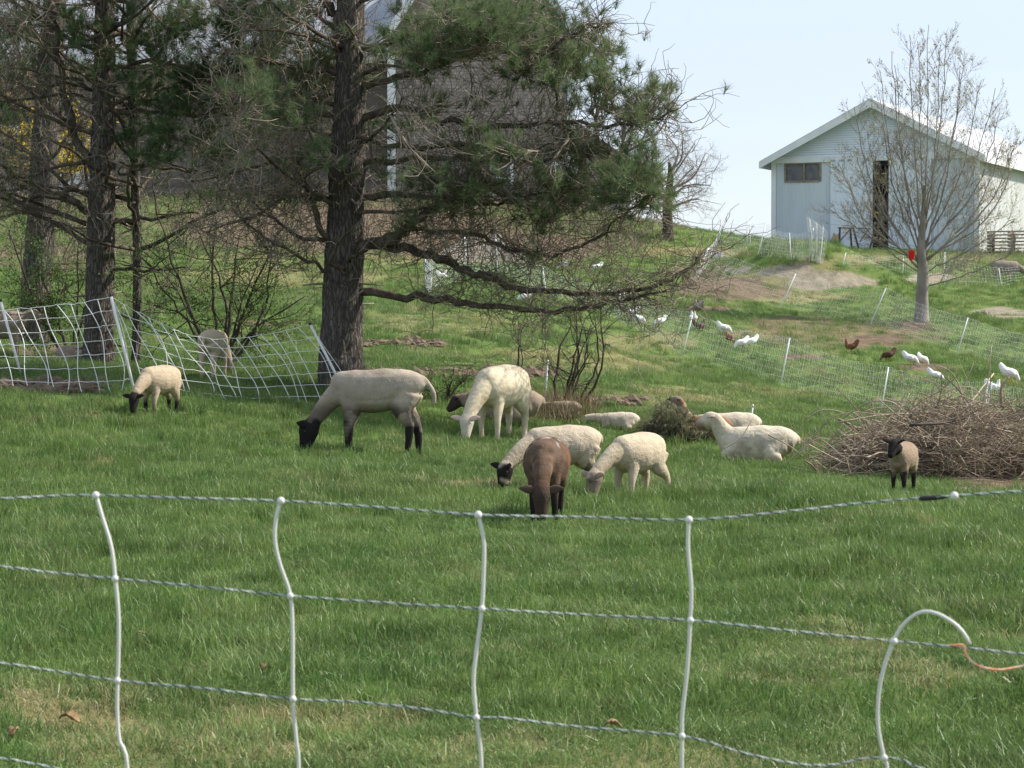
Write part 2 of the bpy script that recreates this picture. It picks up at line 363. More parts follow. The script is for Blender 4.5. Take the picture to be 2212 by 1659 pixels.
def masks(x, y, z):
    px, py = to_px(x, np.maximum(y, 2.0), z)
    k = 40.0/np.maximum(y, 8)          # ragged edges
    px = px+(vnoise(x*1.1, y*.8, 21)-.5)*70*k+(vnoise(x*3.5, y*2.5, 22)-.5)*45*k; py = py+(vnoise(x*1.3, y*.9, 23)-.5)*16*k+(vnoise(x*4, y*3, 24)-.5)*9*k
    def ev(lst):
        m = np.zeros(len(px))
        for e in lst:
            a, b, rx, ry = e[:4]; m = np.maximum(m, (e[4] if len(e) > 4 else 1)-np.clip((((px-a)/rx)**2+((py-b)/ry)**2)-.35, 0, 1.3)/1.3)
        return np.clip(m, 0, 1)*(y > 3)
    return ev(BARE), ev(SAND), ev(DRY)
ys = np.concatenate([np.linspace(-30, 2.6, 14), 3*np.exp(np.arange(0, 720)*.006), np.array([240, 280, 340, 430, 600, 1000, 2000, 4500])])
xs1 = np.sinh(np.linspace(-3.0, 3.0, 221))*4.4
xs = np.concatenate([[-4500, -1500, -600, -300, -150, -80], xs1, [80, 150, 300, 600, 1500, 4500]])
gx, gy = np.meshgrid(xs, ys); fx, fy = gx.ravel(), gy.ravel()
fz = height(fx, fy)
nx, ny = len(xs), len(ys)
i = np.arange(ny-1)[:, None]*nx; j = np.arange(nx-1)[None]
gq = np.stack([i+j, i+j+1, i+nx+j+1, i+nx+j], 2).reshape(-1, 4)
mb = MB(); mb.add(np.stack([fx, fy, fz], 1), None, gq)
ground = mb.build('ground', M['ground']); ground['kind'] = 'structure'; ground['label'] = 'rolling green spring pasture with bare soil patches'
bm_, sm_, dm_ = masks(fx, fy, fz)
for nm, arr in (('bare', bm_), ('sand', sm_), ('dry', dm_)):
    a = ground.data.attributes.new(nm, 'FLOAT', 'POINT'); a.data.foreach_set('value', arr.astype(np.float32))

# ------------------------------------------------------------------ scatter (geometry nodes) for uncountable sward
def scatter(name, label, cat, pos, rot, scl, idx, dry, protos):
    me = bpy.data.meshes.new(name); me.vertices.add(len(pos)); me.vertices.foreach_set('co', pos.astype(np.float32).ravel())
    for nm, t, arr in (('rot', 'FLOAT_VECTOR', rot), ('scl', 'FLOAT_VECTOR', scl), ('idx', 'INT', idx), ('dry', 'FLOAT', dry)):
        a = me.attributes.new(nm, t, 'POINT'); a.data.foreach_set('vector' if t == 'FLOAT_VECTOR' else 'value', arr.astype(np.int32 if t == 'INT' else np.float32).ravel())
    o = bpy.data.objects.new(name, me); COL.objects.link(o); tag(o, label, cat); o['kind'] = 'stuff'; del o['category']
    cl = bpy.data.collections.new(name+'_tufts')
    for p in protos: cl.objects.link(p)
    ng = bpy.data.node_groups.new(name+'_scatter', 'GeometryNodeTree')
    ng.interface.new_socket('Geometry', in_out='INPUT', socket_type='NodeSocketGeometry'); ng.interface.new_socket('Geometry', in_out='OUTPUT', socket_type='NodeSocketGeometry')
    N = ng.nodes; L = ng.links
    gi = N.new('NodeGroupInput'); go = N.new('NodeGroupOutput'); ip = N.new('GeometryNodeInstanceOnPoints'); ci = N.new('GeometryNodeCollectionInfo')
    ci.inputs['Collection'].default_value = cl; ci.inputs['Separate Children'].default_value = True; ci.inputs['Reset Children'].default_value = True
    def na(nm, t):
        x = N.new('GeometryNodeInputNamedAttribute'); x.data_type = t; x.inputs['Name'].default_value = nm; return x.outputs['Attribute']
    er = N.new('FunctionNodeEulerToRotation'); L.new(na('rot', 'FLOAT_VECTOR'), er.inputs[0])
    L.new(gi.outputs[0], ip.inputs['Points']); L.new(ci.outputs[0], ip.inputs['Instance']); ip.inputs['Pick Instance'].default_value = True
    L.new(na('idx', 'INT'), ip.inputs['Instance Index']); L.new(er.outputs[0], ip.inputs['Rotation']); L.new(na('scl', 'FLOAT_VECTOR'), ip.inputs['Scale'])
    L.new(ip.outputs[0], go.inputs[0])
    md = o.modifiers.new('scatter', 'NODES'); md.node_group = ng
    return o
def tuft(name, nb, rad, h0, h1, wdt, lean, m, drybias=.0):
    V = []; Q = []; T = []; tint = []
    for k in range(nb):
        a = U(0, 2*PI); r = rad*math.sqrt(random.random()); x, y = r*math.cos(a), r*math.sin(a)
        h = U(h0, h1); la = U(0, 2*PI); ln = h*U(.15, lean); wd = wdt*U(.6, 1.2); fa = U(0, PI)
        ex, ey = math.cos(fa)*wd/2, math.sin(fa)*wd/2; dx, dy = math.cos(la)*ln, math.sin(la)*ln; b = len(V)
        V += [(x-ex, y-ey, -.012), (x+ex, y+ey, -.012), (x+dx*.4-ex*.8, y+dy*.4-ey*.8, h*.6), (x+dx*.4+ex*.8, y+dy*.4+ey*.8, h*.6), (x+dx, y+dy, h*(1-.12*lean))]
        Q.append((b, b+1, b+3, b+2)); T.append((b+2, b+3, b+4)); t = U(0, .62)+drybias; tint += [t]*5
    q = MB(); q.add(V, T, Q); me = q.mesh(name, False); me.materials.append(m)
    a = me.attributes.new('tint', 'FLOAT', 'POINT'); a.data.foreach_set('value', np.array(tint, np.float32))
    return bpy.data.objects.new(name, me)
protos = [tuft('grass_tuft', 75, .13, .022, .070, .0036, 1.0, M['grass']), tuft('grass_tuft', 75, .12, .025, .080, .0036, .9, M['grass']),
          tuft('grass_tuft', 55, .14, .02, .06, .004, 1.4, M['grass']), tuft('grass_tuft', 45, .07, .05, .105, .004, .8, M['grass']),
          tuft('grass_tuft', 75, .15, .015, .05, .0032, 1.8, M['grass'], .28)]
def band(y0, y1, dens, smin, smax, marg=2.2):
    area_w = (PW/2)/FPX; xm = y1*area_w+marg
    nn = int((y1-y0)*2*xm*dens); x = RNG.uniform(-xm, xm, nn); y = RNG.uniform(y0, y1, nn)
    k = np.abs(x) < y*area_w+marg; x, y = x[k], y[k]; s = RNG.uniform(smin, smax, len(x)); return x, y, s
bands = [band(2.5, 6, 25, .9, 1.3), band(6, 10, 170, .8, 1.25), band(10, 16, 110, .85, 1.3), band(16, 24, 75, .9, 1.4), band(24, 36, 48, .9, 1.5), band(36, 55, 22, 1.0, 1.8), band(55, 80, 11, 1.2, 2.2), band(80, 128, 5, 1.5, 2.6)]
x = np.concatenate([b[0] for b in bands]); y = np.concatenate([b[1] for b in bands]); s = np.concatenate([b[2] for b in bands])
z = height(x, y); b_, s_, d_ = masks(x, y, z)
keep = (RNG.random(len(x)) > np.clip(b_*1.25-.1, 0, .97)) & (RNG.random(len(x)) > np.clip(s_*1.4-.1, 0, .99))
x, y, z, s, d_, b_ = x[keep], y[keep], z[keep], s[keep], d_[keep], b_[keep]
lush = vnoise(x*.55+9, y*.4+3, 5)*.6+vnoise(x*1.7, y*1.3, 6)*.4
hs = .48+lush*1.25; hs *= np.where(y > 12, 1.0, .85); hs *= 1-.35*d_
clumpy = vnoise(x*2.1, y*2.1, 8) > .66
idx = np.where(clumpy, 3, RNG.integers(0, 3, len(x))); idx = np.where((RNG.random(len(x)) < .16+.55*d_), 4, idx)
dryv = np.clip(d_*.42+(vnoise(x*.8+5, y*.6, 9)-.52)*.75+(vnoise(x*2.6, y*2.0, 19)-.6)*.5+np.clip((y-34)/60, 0, .16), 0, .7)
rot = np.stack([RNG.normal(0, .12, len(x)), RNG.normal(0, .12, len(x)), RNG.uniform(0, 2*PI, len(x))], 1)
scatter('grass', 'short green spring grass covering the pasture', 'grass', np.stack([x, y, z], 1), rot, np.stack([s, s, s*hs], 1), idx, dryv, protos)

# ------------------------------------------------------------------ buildings
def shingle_mat(name, c1, c2, row, colw):
    m, nt, b, out = new_mat(name); N = nt.nodes; L = nt.links
    t = N.new('ShaderNodeTexCoord'); sx = N.new('ShaderNodeSeparateXYZ'); L.new(t.outputs['Object'], sx.inputs[0])
    ad = N.new('ShaderNodeMath'); ad.operation = 'ADD'; L.new(sx.outputs[0], ad.inputs[0]); L.new(sx.outputs[1], ad.inputs[1])
    cb = N.new('ShaderNodeCombineXYZ'); L.new(ad.outputs[0], cb.inputs[0]); L.new(sx.outputs[2], cb.inputs[1])
    br = N.new('ShaderNodeTexBrick'); br.inputs['Scale'].default_value = 1; br.inputs['Brick Width'].default_value = colw; br.inputs['Row Height'].default_value = row
    br.inputs['Mortar Size'].default_value = .007; br.offset = .37; br.offset_frequency = 3; br.squash = .7; br.squash_frequency = 2; br.inputs['Color1'].default_value = (*c1, 1); br.inputs['Color2'].default_value = (*c2, 1); br.inputs['Mortar'].default_value = (c1[0]*.75, c1[1]*.75, c1[2]*.75, 1)
    L.new(cb.outputs[0], br.inputs['Vector'])
    no = N.new('ShaderNodeTexNoise'); no.inputs['Scale'].default_value = 1.3; no.inputs['Detail'].default_value = 6; L.new(t.outputs['Object'], no.inputs['Vector'])
    mr = N.new('ShaderNodeMapRange'); mr.inputs['To Min'].default_value = .6; mr.inputs['To Max'].default_value = 1.4; L.new(no.outputs['Fac'], mr.inputs['Value'])
    hv = N.new('ShaderNodeHueSaturation'); L.new(br.outputs['Color'], hv.inputs['Color']); L.new(mr.outputs['Result'], hv.inputs['Value'])
    L.new(hv.outputs['Color'], b.inputs['Base Color']); b.inputs['Roughness'].default_value = .95
    bp = N.new('ShaderNodeBump'); bp.inputs['Strength'].default_value = .6; bp.inputs['Distance'].default_value = .02; L.new(br.outputs['Fac'], bp.inputs['Height']); bp.invert = True
    L.new(bp.outputs['Normal'], b.inputs['Normal'])
    return m
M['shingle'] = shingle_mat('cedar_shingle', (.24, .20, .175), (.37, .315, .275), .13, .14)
M['roof'] = mat('asphalt_roof', (.30, .32, .36), (.38, .40, .44), 1.5, .9, .2, 30)
M['roofdark'] = mat('dark_roof', (.11, .105, .11), (.18, .17, .17), 1.5, .9, .2, 30)
M['trim'] = mat('white_trim', (.78, .79, .80), (.70, .71, .73), 2, .6)
M['pale'] = mat('pale_wall', (.55, .56, .57), (.66, .66, .66), 1, .8)
M['concrete'] = mat('concrete', (.36, .33, .29), (.46, .43, .38), 2, .95, .2)
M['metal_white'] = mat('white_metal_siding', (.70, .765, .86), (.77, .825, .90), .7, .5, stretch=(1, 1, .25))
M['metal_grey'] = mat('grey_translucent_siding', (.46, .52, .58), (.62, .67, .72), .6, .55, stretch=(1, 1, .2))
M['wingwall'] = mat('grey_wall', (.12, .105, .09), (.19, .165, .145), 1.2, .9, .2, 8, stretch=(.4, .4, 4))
M['clapboard'] = mat('white_clapboard', (.70, .76, .85), (.76, .81, .89), .8, .6)
M['barnroof'] = mat('pale_metal_roof', (.42, .43, .45), (.50, .51, .52), .8, .5)
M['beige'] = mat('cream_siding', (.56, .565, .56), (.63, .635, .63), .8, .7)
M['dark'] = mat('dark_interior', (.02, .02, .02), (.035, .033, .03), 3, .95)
M['floor'] = mat('barn_floor', (.10, .085, .065), (.15, .125, .1), 3, .95)
M['ply'] = mat('plywood', (.36, .25, .15), (.46, .34, .22), 5, .8, stretch=(1, 1, .3))
M['glass'] = mat('dusty_pane', (.10, .105, .12), (.17, .17, .18), 2.5, .25, spec=.5)
M['wood'] = mat('grey_wood', (.20, .165, .13), (.33, .28, .22), 6, .9)
M['wooddark'] = mat('dark_wood', (.045, .04, .035), (.09, .08, .07), 6, .9)

# --- white barn on the ridge, right side turned to the sun
BA = math.radians(25)
bux = np.array((math.cos(BA), -math.sin(BA), 0)); buy = np.array((math.sin(BA), math.cos(BA), 0)); buz = np.array((0, 0, 1.0)); BAX = np.stack([bux, buy, buz])
BL = P(1668, 538, 131.0); BWID, BHT, BRISE, BLEN = 11.3, 4.75, 2.9, 26.0
barn = thing('barn', 'white metal barn with wide gable and dark open doorway on the ridge', 'barn', BL)
def bpnt(x, y, z): return BL+bux*x+buy*y+buz*z
def bbox(mb, x0, x1, y0, y1, z0, z1): mb.box(bpnt((x0+x1)/2, (y0+y1)/2, (z0+z1)/2), (x1-x0, y1-y0, z1-z0), BAX)
def ribbed(x0, x1, z0, z1, y=0.0, pitch=.25, axis='x'):
    """ribbed sheet as a thin solid with real ribs"""
    q = MB(); k = max(1, int((x1-x0)/pitch)); 
    prof = []
    for i in range(k):
        a = x0+(x1-x0)*i/k; p = (x1-x0)/k; prof += [(a, 0), (a+p*.55, 0), (a+p*.68, .03), (a+p*.87, .03)]
    prof.append((x1, 0)); m = len(prof)
    def pt(a, o, z): return bpnt(a, y-o, z) if axis == 'x' else bpnt(BWID+o, a, z)
    V = [pt(a, o, z0) for a, o in prof]+[pt(a, o, z1) for a, o in prof]+[pt(a, -.06, z0) for a, o in prof]+[pt(a, -.06, z1) for a, o in prof]
    Q = []
    for i in range(m-1): Q += [(i, i+1, m+i+1, m+i), (2*m+i+1, 2*m+i, 3*m+i, 3*m+i+1), (m+i, m+i+1, 3*m+i+1, 3*m+i), (i+1, i, 2*m+i, 2*m+i+1)]
    q.add(V, None, Q); return q
zb = -1.2
WX0, WX1, WZ0, WZ1 = .72, 2.72, 3.62, 4.58
for (a, b, c, d) in ((.0, WX0, zb, BHT), (WX0, WX1, zb, WZ0), (WX0, WX1, WZ1, BHT), (WX1, 3.42, zb, BHT)):
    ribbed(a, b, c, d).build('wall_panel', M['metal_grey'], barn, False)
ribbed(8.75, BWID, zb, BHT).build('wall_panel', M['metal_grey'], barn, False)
q = MB(); bbox(q, 3.42, 8.75, 0, .06, 4.72, BHT); q.build('wall_panel', M['metal_white'], barn, False)
ribbed(3.30, 5.62, zb, 4.72, -.10, .45).build('sliding_door', M['metal_white'], barn, False)
ribbed(6.50, 8.80, zb, 4.72, -.10, .45).build('sliding_door', M['metal_white'], barn, False)
q = MB(); bbox(q, .2, BWID-.1, .12, BLEN-.1, zb, .02); q.build('floor', M['floor'], barn, False)
q = MB(); bbox(q, 3.6, 8.6, 6, 6.1, .03, 4.8); q.build('dark_backing', M['dark'], barn, False)  # near-black sheet stands in for the shade inside the doorway
win = MB()
for (a, b, c, d) in ((WX0, WX1, WZ0-.06, WZ0+.04), (WX0, WX1, WZ1-.04, WZ1+.06), (WX0-.04, WX0+.06, WZ0, WZ1), (WX1-.06, WX1+.04, WZ0, WZ1), (1.75, 1.84, WZ0, WZ1)): bbox(win, a, b, -.055, .03, c, d)
wf = win.build('window_frame', M['wood'], barn, False)
q = MB(); bbox(q, WX0, WX1, .032, .05, WZ0, WZ1); q.build('pane', M['glass'], wf, False)
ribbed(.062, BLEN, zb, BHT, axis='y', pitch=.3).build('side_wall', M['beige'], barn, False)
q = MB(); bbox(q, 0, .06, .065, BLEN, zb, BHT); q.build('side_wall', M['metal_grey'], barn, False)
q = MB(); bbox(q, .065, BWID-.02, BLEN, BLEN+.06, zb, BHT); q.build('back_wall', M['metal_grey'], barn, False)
# gable with clapboards proud of one another
pk = BHT+BRISE
q = MB(); nb = 22
for i in range(nb):
    z0 = BHT+.16+BRISE*.93*i/nb; z1 = BHT+.16+BRISE*.93*(i+1)/nb-.012
    i0 = (z0-BHT)/BRISE*BWID/2; i1 = (z1-BHT)/BRISE*BWID/2
    a = bpnt(i0, -.03, z0); b = bpnt(BWID-i0, -.03, z0); c = bpnt(BWID-i1, .0, z1); d = bpnt(i1, .0, z1)
    q.prism([a, b, c, d], buy*.05)
q.build('gable_siding', M['clapboard'], barn, False)
q = MB(); q.prism([bpnt(.1, .06, BHT+.02), bpnt(BWID-.1, .06, BHT+.02), bpnt(BWID/2, .06, pk)], buy*.04); q.build('gable_backing', M['clapboard'], barn, False)
q = MB(); bbox(q, -.05, BWID+.05, -.10, -.035, BHT-.14, BHT+.16); q.build('trim_board', M['trim'], barn, False)
q = MB(); bbox(q, -.04, .22, -.07, -.032, zb, BHT-.15); q.build('corner_trim', M['trim'], barn, False)
q = MB(); bbox(q, BWID-.22, BWID+.06, -.07, -.032, zb, BHT-.15); q.build('corner_trim', M['trim'], barn, False)
OH = .5; FO = .7; sl_ = BRISE/(BWID/2)
for sgn in (0, 1):
    e = bpnt(-OH if sgn == 0 else BWID+OH, -FO, BHT+.10-OH*sl_); r = bpnt(BWID/2, -FO, pk+.10)
    q = MB(); up = np.array((0, 0, .12)); q.prism([e, r, r+up, e+up], buy*(BLEN+FO+.5)); q.build('roof_slope', M['barnroof'], barn, False)
    q = MB(); dn = np.array((0, 0, -.36)); q.prism([e+up*.6, r+up*.6, r+dn, e+dn*.75], -buy*.05); q.build('rake_board', M['trim'], barn, False)
    q = MB(); q.prism([e+buy*.02-up*.1, r+buy*.02-up*.1, r+buy*.02-up*.3, e+buy*.02-up*.3], buy*(FO-.06)); q.build('soffit', M['clapboard'], barn, False)
    q = MB(); o = (-bux if sgn == 0 else bux)*.03; q.prism([e+up*.7+o*.1, e+up*.7+o, e+dn*.7+o, e+dn*.7+o*.1], buy*(BLEN+FO)); q.build('eave_board', M['trim'], barn, False)

def lean_board(px, py, d, wd, ht, m, name, label):
    p = P(px, py, d); g = H(p[0], p[1]); base = np.array((p[0], p[1], g-.03)); q = MB()
    a = base; b = base+bux*wd; top = buz*ht+buy*.35
    q.prism([a, b, b+top, a+top], -buy*.02); o = q.build(name, m, None, False); return o
ob = lean_board(1796, 530, 129.2, .42, 1.05, M['ply'], 'plywood_board', ''); tag(ob, 'brown plywood board leaning on the barn beside the netting', 'board')
# dark two-legged frames before the barn door
for k, (x0, x1) in enumerate(((1812, 1840), (1856, 1878))):
    a = P(x0, 540, 127); b = P(x1, 540, 127.3); a[2] = H(a[0], a[1]); b[2] = H(b[0], b[1])
    t = thing('trestle', ('dark wooden trestle nearer the plywood board', 'dark wooden trestle nearer the open barn doorway')[k], 'trestle', (a+b)/2, 'trestles before the barn')
    h = 1.15
    for p, ln in ((a, .35), (b, -.35)):
        q = MB(); q.tube([p+np.array((0, 0, -.05)), p+np.array((ln*(.2 if k == 0 else -.9), .1, h))], .055, 5); q.build('leg', M['wooddark'], t)
    q = MB(); q.tube([a+np.array((.05, .05, h*.35)), b+np.array((-.05, .05, h*.95))], .045, 5); q.build('brace', M['wood'], t)
    q = MB(); q.tube([a+np.array((-.05, .1, h*.97)), b+np.array((.1, .1, h*.97))], .04, 5); q.build('top_rail', M['wood'], t)
# pallet stack right of the barn
g = P(2185, 552, 122); g[2] = H(g[0], g[1])
t = thing('pallet_stack', 'low stack of grey wooden pallets beside the sunlit barn wall', 'pallets', g)
for k in range(7):
    for j in range(5): q = MB(); q.box(g+bux*(U(-.05, .05))+buy*(j*.3-.6)+buz*(k*.17+.13), (2.3, .1, .025), BAX); q.build('plank', M['wood'], t, False)
    for j in (-1, 0, 1): q = MB(); q.box(g+bux*j*1.05+buz*(k*.17+.06), (.1, 1.3, .10), BAX); q.build('stringer', M['wood'], t, False)

# --- shingled house behind the pines
hd = 95.0; hz = 5.3
house = thing('house', 'brown shingled house with white corner boards behind the big pine', 'house', (P(1040, 430, hd)[0], hd, hz))
xl, xr = P(840, 400, hd)[0], P(1240, 400, hd)[0]; ez = P(840, 78, hd)[2]; apex = ez+(xr-xl)/2*1.5
q = MB(); q.prism([(xl, hd, hz-1), (xr, hd, hz-1), (xr, hd, ez), ((xl+xr)/2, hd, apex), (xl, hd, ez)], (0, 11, 0)); q.build('wall', M['shingle'], house, False)
q = MB(); q.prism([(xl-.04, hd-.03, hz-1), (xr+.04, hd-.03, hz-1), (xr+.04, hd-.03, hz+.35), (xl-.04, hd-.03, hz+.35)], (0, .02, 0)); q.build('foundation', M['concrete'], house, False)
for s_ in (0, 1):
    x0 = xl if s_ == 0 else xr; sg = -1 if s_ == 0 else 1
    e = np.array((x0+sg*.35, hd-.35, ez-.52)); r = np.array(((xl+xr)/2, hd-.35, apex+.02))
    q = MB(); q.prism([e, r, r+np.array((0, 0, .3)), e+np.array((0, 0, .3))], (0, 11.7, 0)); q.build('roof_slope', M['roof'], house, False)
    q = MB(); q.prism([e+np.array((0, 0, .32)), r+np.array((0, 0, .32)), r+np.array((0, 0, -.2)), e+np.array((0, 0, -.2))], (0, -.05, 0)); q.build('rake_board', M['trim'], house, False)
    q = MB(); q.box((x0+sg*.22, hd-.2, ez-.62), (.5, .36, .30)); q.build('cornice_return', M['trim'], house, False)
    q = MB(); q.box((x0-sg*.12, hd-.045, (hz+.36+ez-.78)/2), (.30, .05, ez-.78-hz-.36)); q.build('corner_board', M['trim'], house, False)
    q = MB(); q.box((x0+sg*.03, hd+.1, (hz+.36+ez-.78)/2), (.05, .24, ez-.78-hz-.36)); q.build('corner_board', M['trim'], house, False)
for (wx, wy, ww, wh) in ((1082, 385, .85, 1.35), (1222, 392, .85, 1.35), (1040, 60, .95, 1.5)):
    c = P(wx, wy, hd); f = MB()
    for dx, dz, sx, sz in ((0, wh/2, ww+.24, .14), (0, -wh/2, ww+.3, .12), (-ww/2, 0, .12, wh-.12), (ww/2, 0, .12, wh-.12), (0, 0, ww-.12, .06)): f.box(c+np.array((dx, -.05, dz)), (sx, .08, sz))
    fo = f.build('window_frame', M['trim'], house, False)
    q = MB(); q.box(c+np.array((0, -.012, 0)), (ww, .02, wh)); q.build('pane', M['glass'], fo, False)
# lean-to on the right of the house
a = P(1242, 262, 97); b = P(1378, 362, 97); c0 = P(1378, 530, 97)
q = MB(); q.prism([(a[0], 97, hz-1.5), (b[0]-.3, 97, hz-1.5), (b[0]-.3, 97, b[2]-.12), (a[0], 97, a[2]-.1)], (0, 7, 0)); q.build('lean_to_wall', M['shingle'], house, False)
q = MB(); q.prism([a+np.array((0, -.3, 0)), b+np.array((.1, -.3, 0)), b+np.array((.1, -.3, -.22)), a+np.array((0, -.3, -.22))], (0, 7.6, 0)); q.build('lean_to_roof', M['roofdark'], house, False)
q = MB(); q.box(((P(1300, 480, 97)[0]+b[0]-.3)/2, 96.96, P(1300, 470, 97)[2]-.3), (b[0]-.3-P(1300, 480, 97)[0], .05, 1.7)); q.build('lean_to_door', M['pale'], house, False)
# long wing to the left, eaves to the viewer
wl = P(-160, 300, 97)[0]; we = P(400, 116, 97)[2]
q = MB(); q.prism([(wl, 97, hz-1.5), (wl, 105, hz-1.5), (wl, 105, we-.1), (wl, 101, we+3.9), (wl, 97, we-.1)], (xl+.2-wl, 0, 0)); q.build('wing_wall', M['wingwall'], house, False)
q = MB(); e = np.array((wl-.3, 96.5, we-.35)); r = np.array((wl-.3, 101, we+4.1)); q.prism([e, r, r+np.array((0, 0, .2)), e+np.array((0, 0, .2))], (xl+.1-wl+.3, 0, 0)); q.build('wing_roof', M['roof'], house, False)
e2 = np.array((wl-.3, 105.5, we-.35)); q = MB(); q.prism([e2, r, r+np.array((0, 0, .2)), e2+np.array((0, 0, .2))], (xl+.1-wl+.3, 0, 0)); q.build('wing_roof', M['roof'], house, False)
q = MB(); q.box(((wl+xl-.5)/2, 96.45, we-.33), (xl-.6-wl, .05, .30)); q.build('eave_board', M['trim'], house, False)
for (x0, x1, y0, y1) in ((105, 196, 292, 452), (-40, 42, 270, 452)):
    p0 = P(x0, y1, 97); p1 = P(x1, y0, 97); q = MB(); q.box(((p0[0]+p1[0])/2, 96.95, (p0[2]+p1[2])/2), (p1[0]-p0[0], .06, p1[2]-p0[2])); q.build('garage_door', M['pale'], house, False)

# ------------------------------------------------------------------ trees
def needles(mb, p, ax, L=.11, k=42, spread=.9, stem=.10, wd=.0052):
    ax = nrm(ax); t = RNG.uniform(-1, 0, k)[:, None]*stem; d = RNG.normal(size=(k, 3)); d -= (d@ax)[:, None]*ax; d /= np.linalg.norm(d, axis=1)[:, None]
    dr = ax*RNG.uniform(.35, 1.0, k)[:, None]+d*RNG.uniform(.25, spread, k)[:, None]; dr /= np.linalg.norm(dr, axis=1)[:, None]
    b = p+ax*t; e = b+dr*(L*RNG.uniform(.75, 1.15, k))[:, None]; s = np.cross(dr, RNG.normal(size=(k, 3))); s /= np.linalg.norm(s, axis=1)[:, None]
    V = np.stack([b-s*wd/2, b+s*wd/2, e], 1).reshape(-1, 3); mb.add(V, np.arange(3*k).reshape(-1, 3))

def trunk_mesh(path, radii, seed, flare=.13, k=40, furrow=.035):
    NR = 150
    p = smooth_path(path, NR); r = np.interp(np.linspace(0, 1, NR), np.linspace(0, 1, len(radii)), radii)
    h = p[:, 2]-p[0, 2]; r = r*(1+flare*np.exp(-h/.3))
    t = np.gradient(p, axis=0); t /= np.linalg.norm(t, axis=1)[:, None]; a = np.cross(t, (0, 1, 0)); a /= np.linalg.norm(a, axis=1)[:, None]; b = np.cross(t, a)
    th = np.arange(k)*2*PI/k; hh = np.linspace(0, 1, NR)*40
    nn = vnoise(np.tile(th*2.6, (NR, 1))+seed, np.tile(hh[:, None]*.35, (1, k)), seed)-.5
    nn += (vnoise(np.tile(th*6, (NR, 1)), np.tile(hh[:, None]*1.2, (1, k)), seed+1)-.5)*.6
    nn += (vnoise(np.tile(th*11, (NR, 1)), np.tile(hh[:, None]*3.0, (1, k)), seed+2)-.5)*.5; nn[:, 0] = nn[:, 0]*.5+nn[:, -1]*.5
    rr = r[:, None]*(1+nn*furrow*4)+(np.exp(-h/.2)[:, None]*.022*np.cos(th*5+seed)[None])
    ring = p[:, None]+rr[:, :, None]*(np.cos(th)[None, :, None]*a[:, None]+np.sin(th)[None, :, None]*b[:, None])
    q = MB(); i = np.arange(NR-1)[:, None]*k; j = np.arange(k)[None]; jn = (j+1) % k
    q.add(ring.reshape(-1, 3), None, np.stack([i+j, i+jn, i+k+jn, i+k+j], 2).reshape(-1, 4))
    ii = np.linspace(0, NR-1, 60).astype(int); return q, p[ii], r[ii]

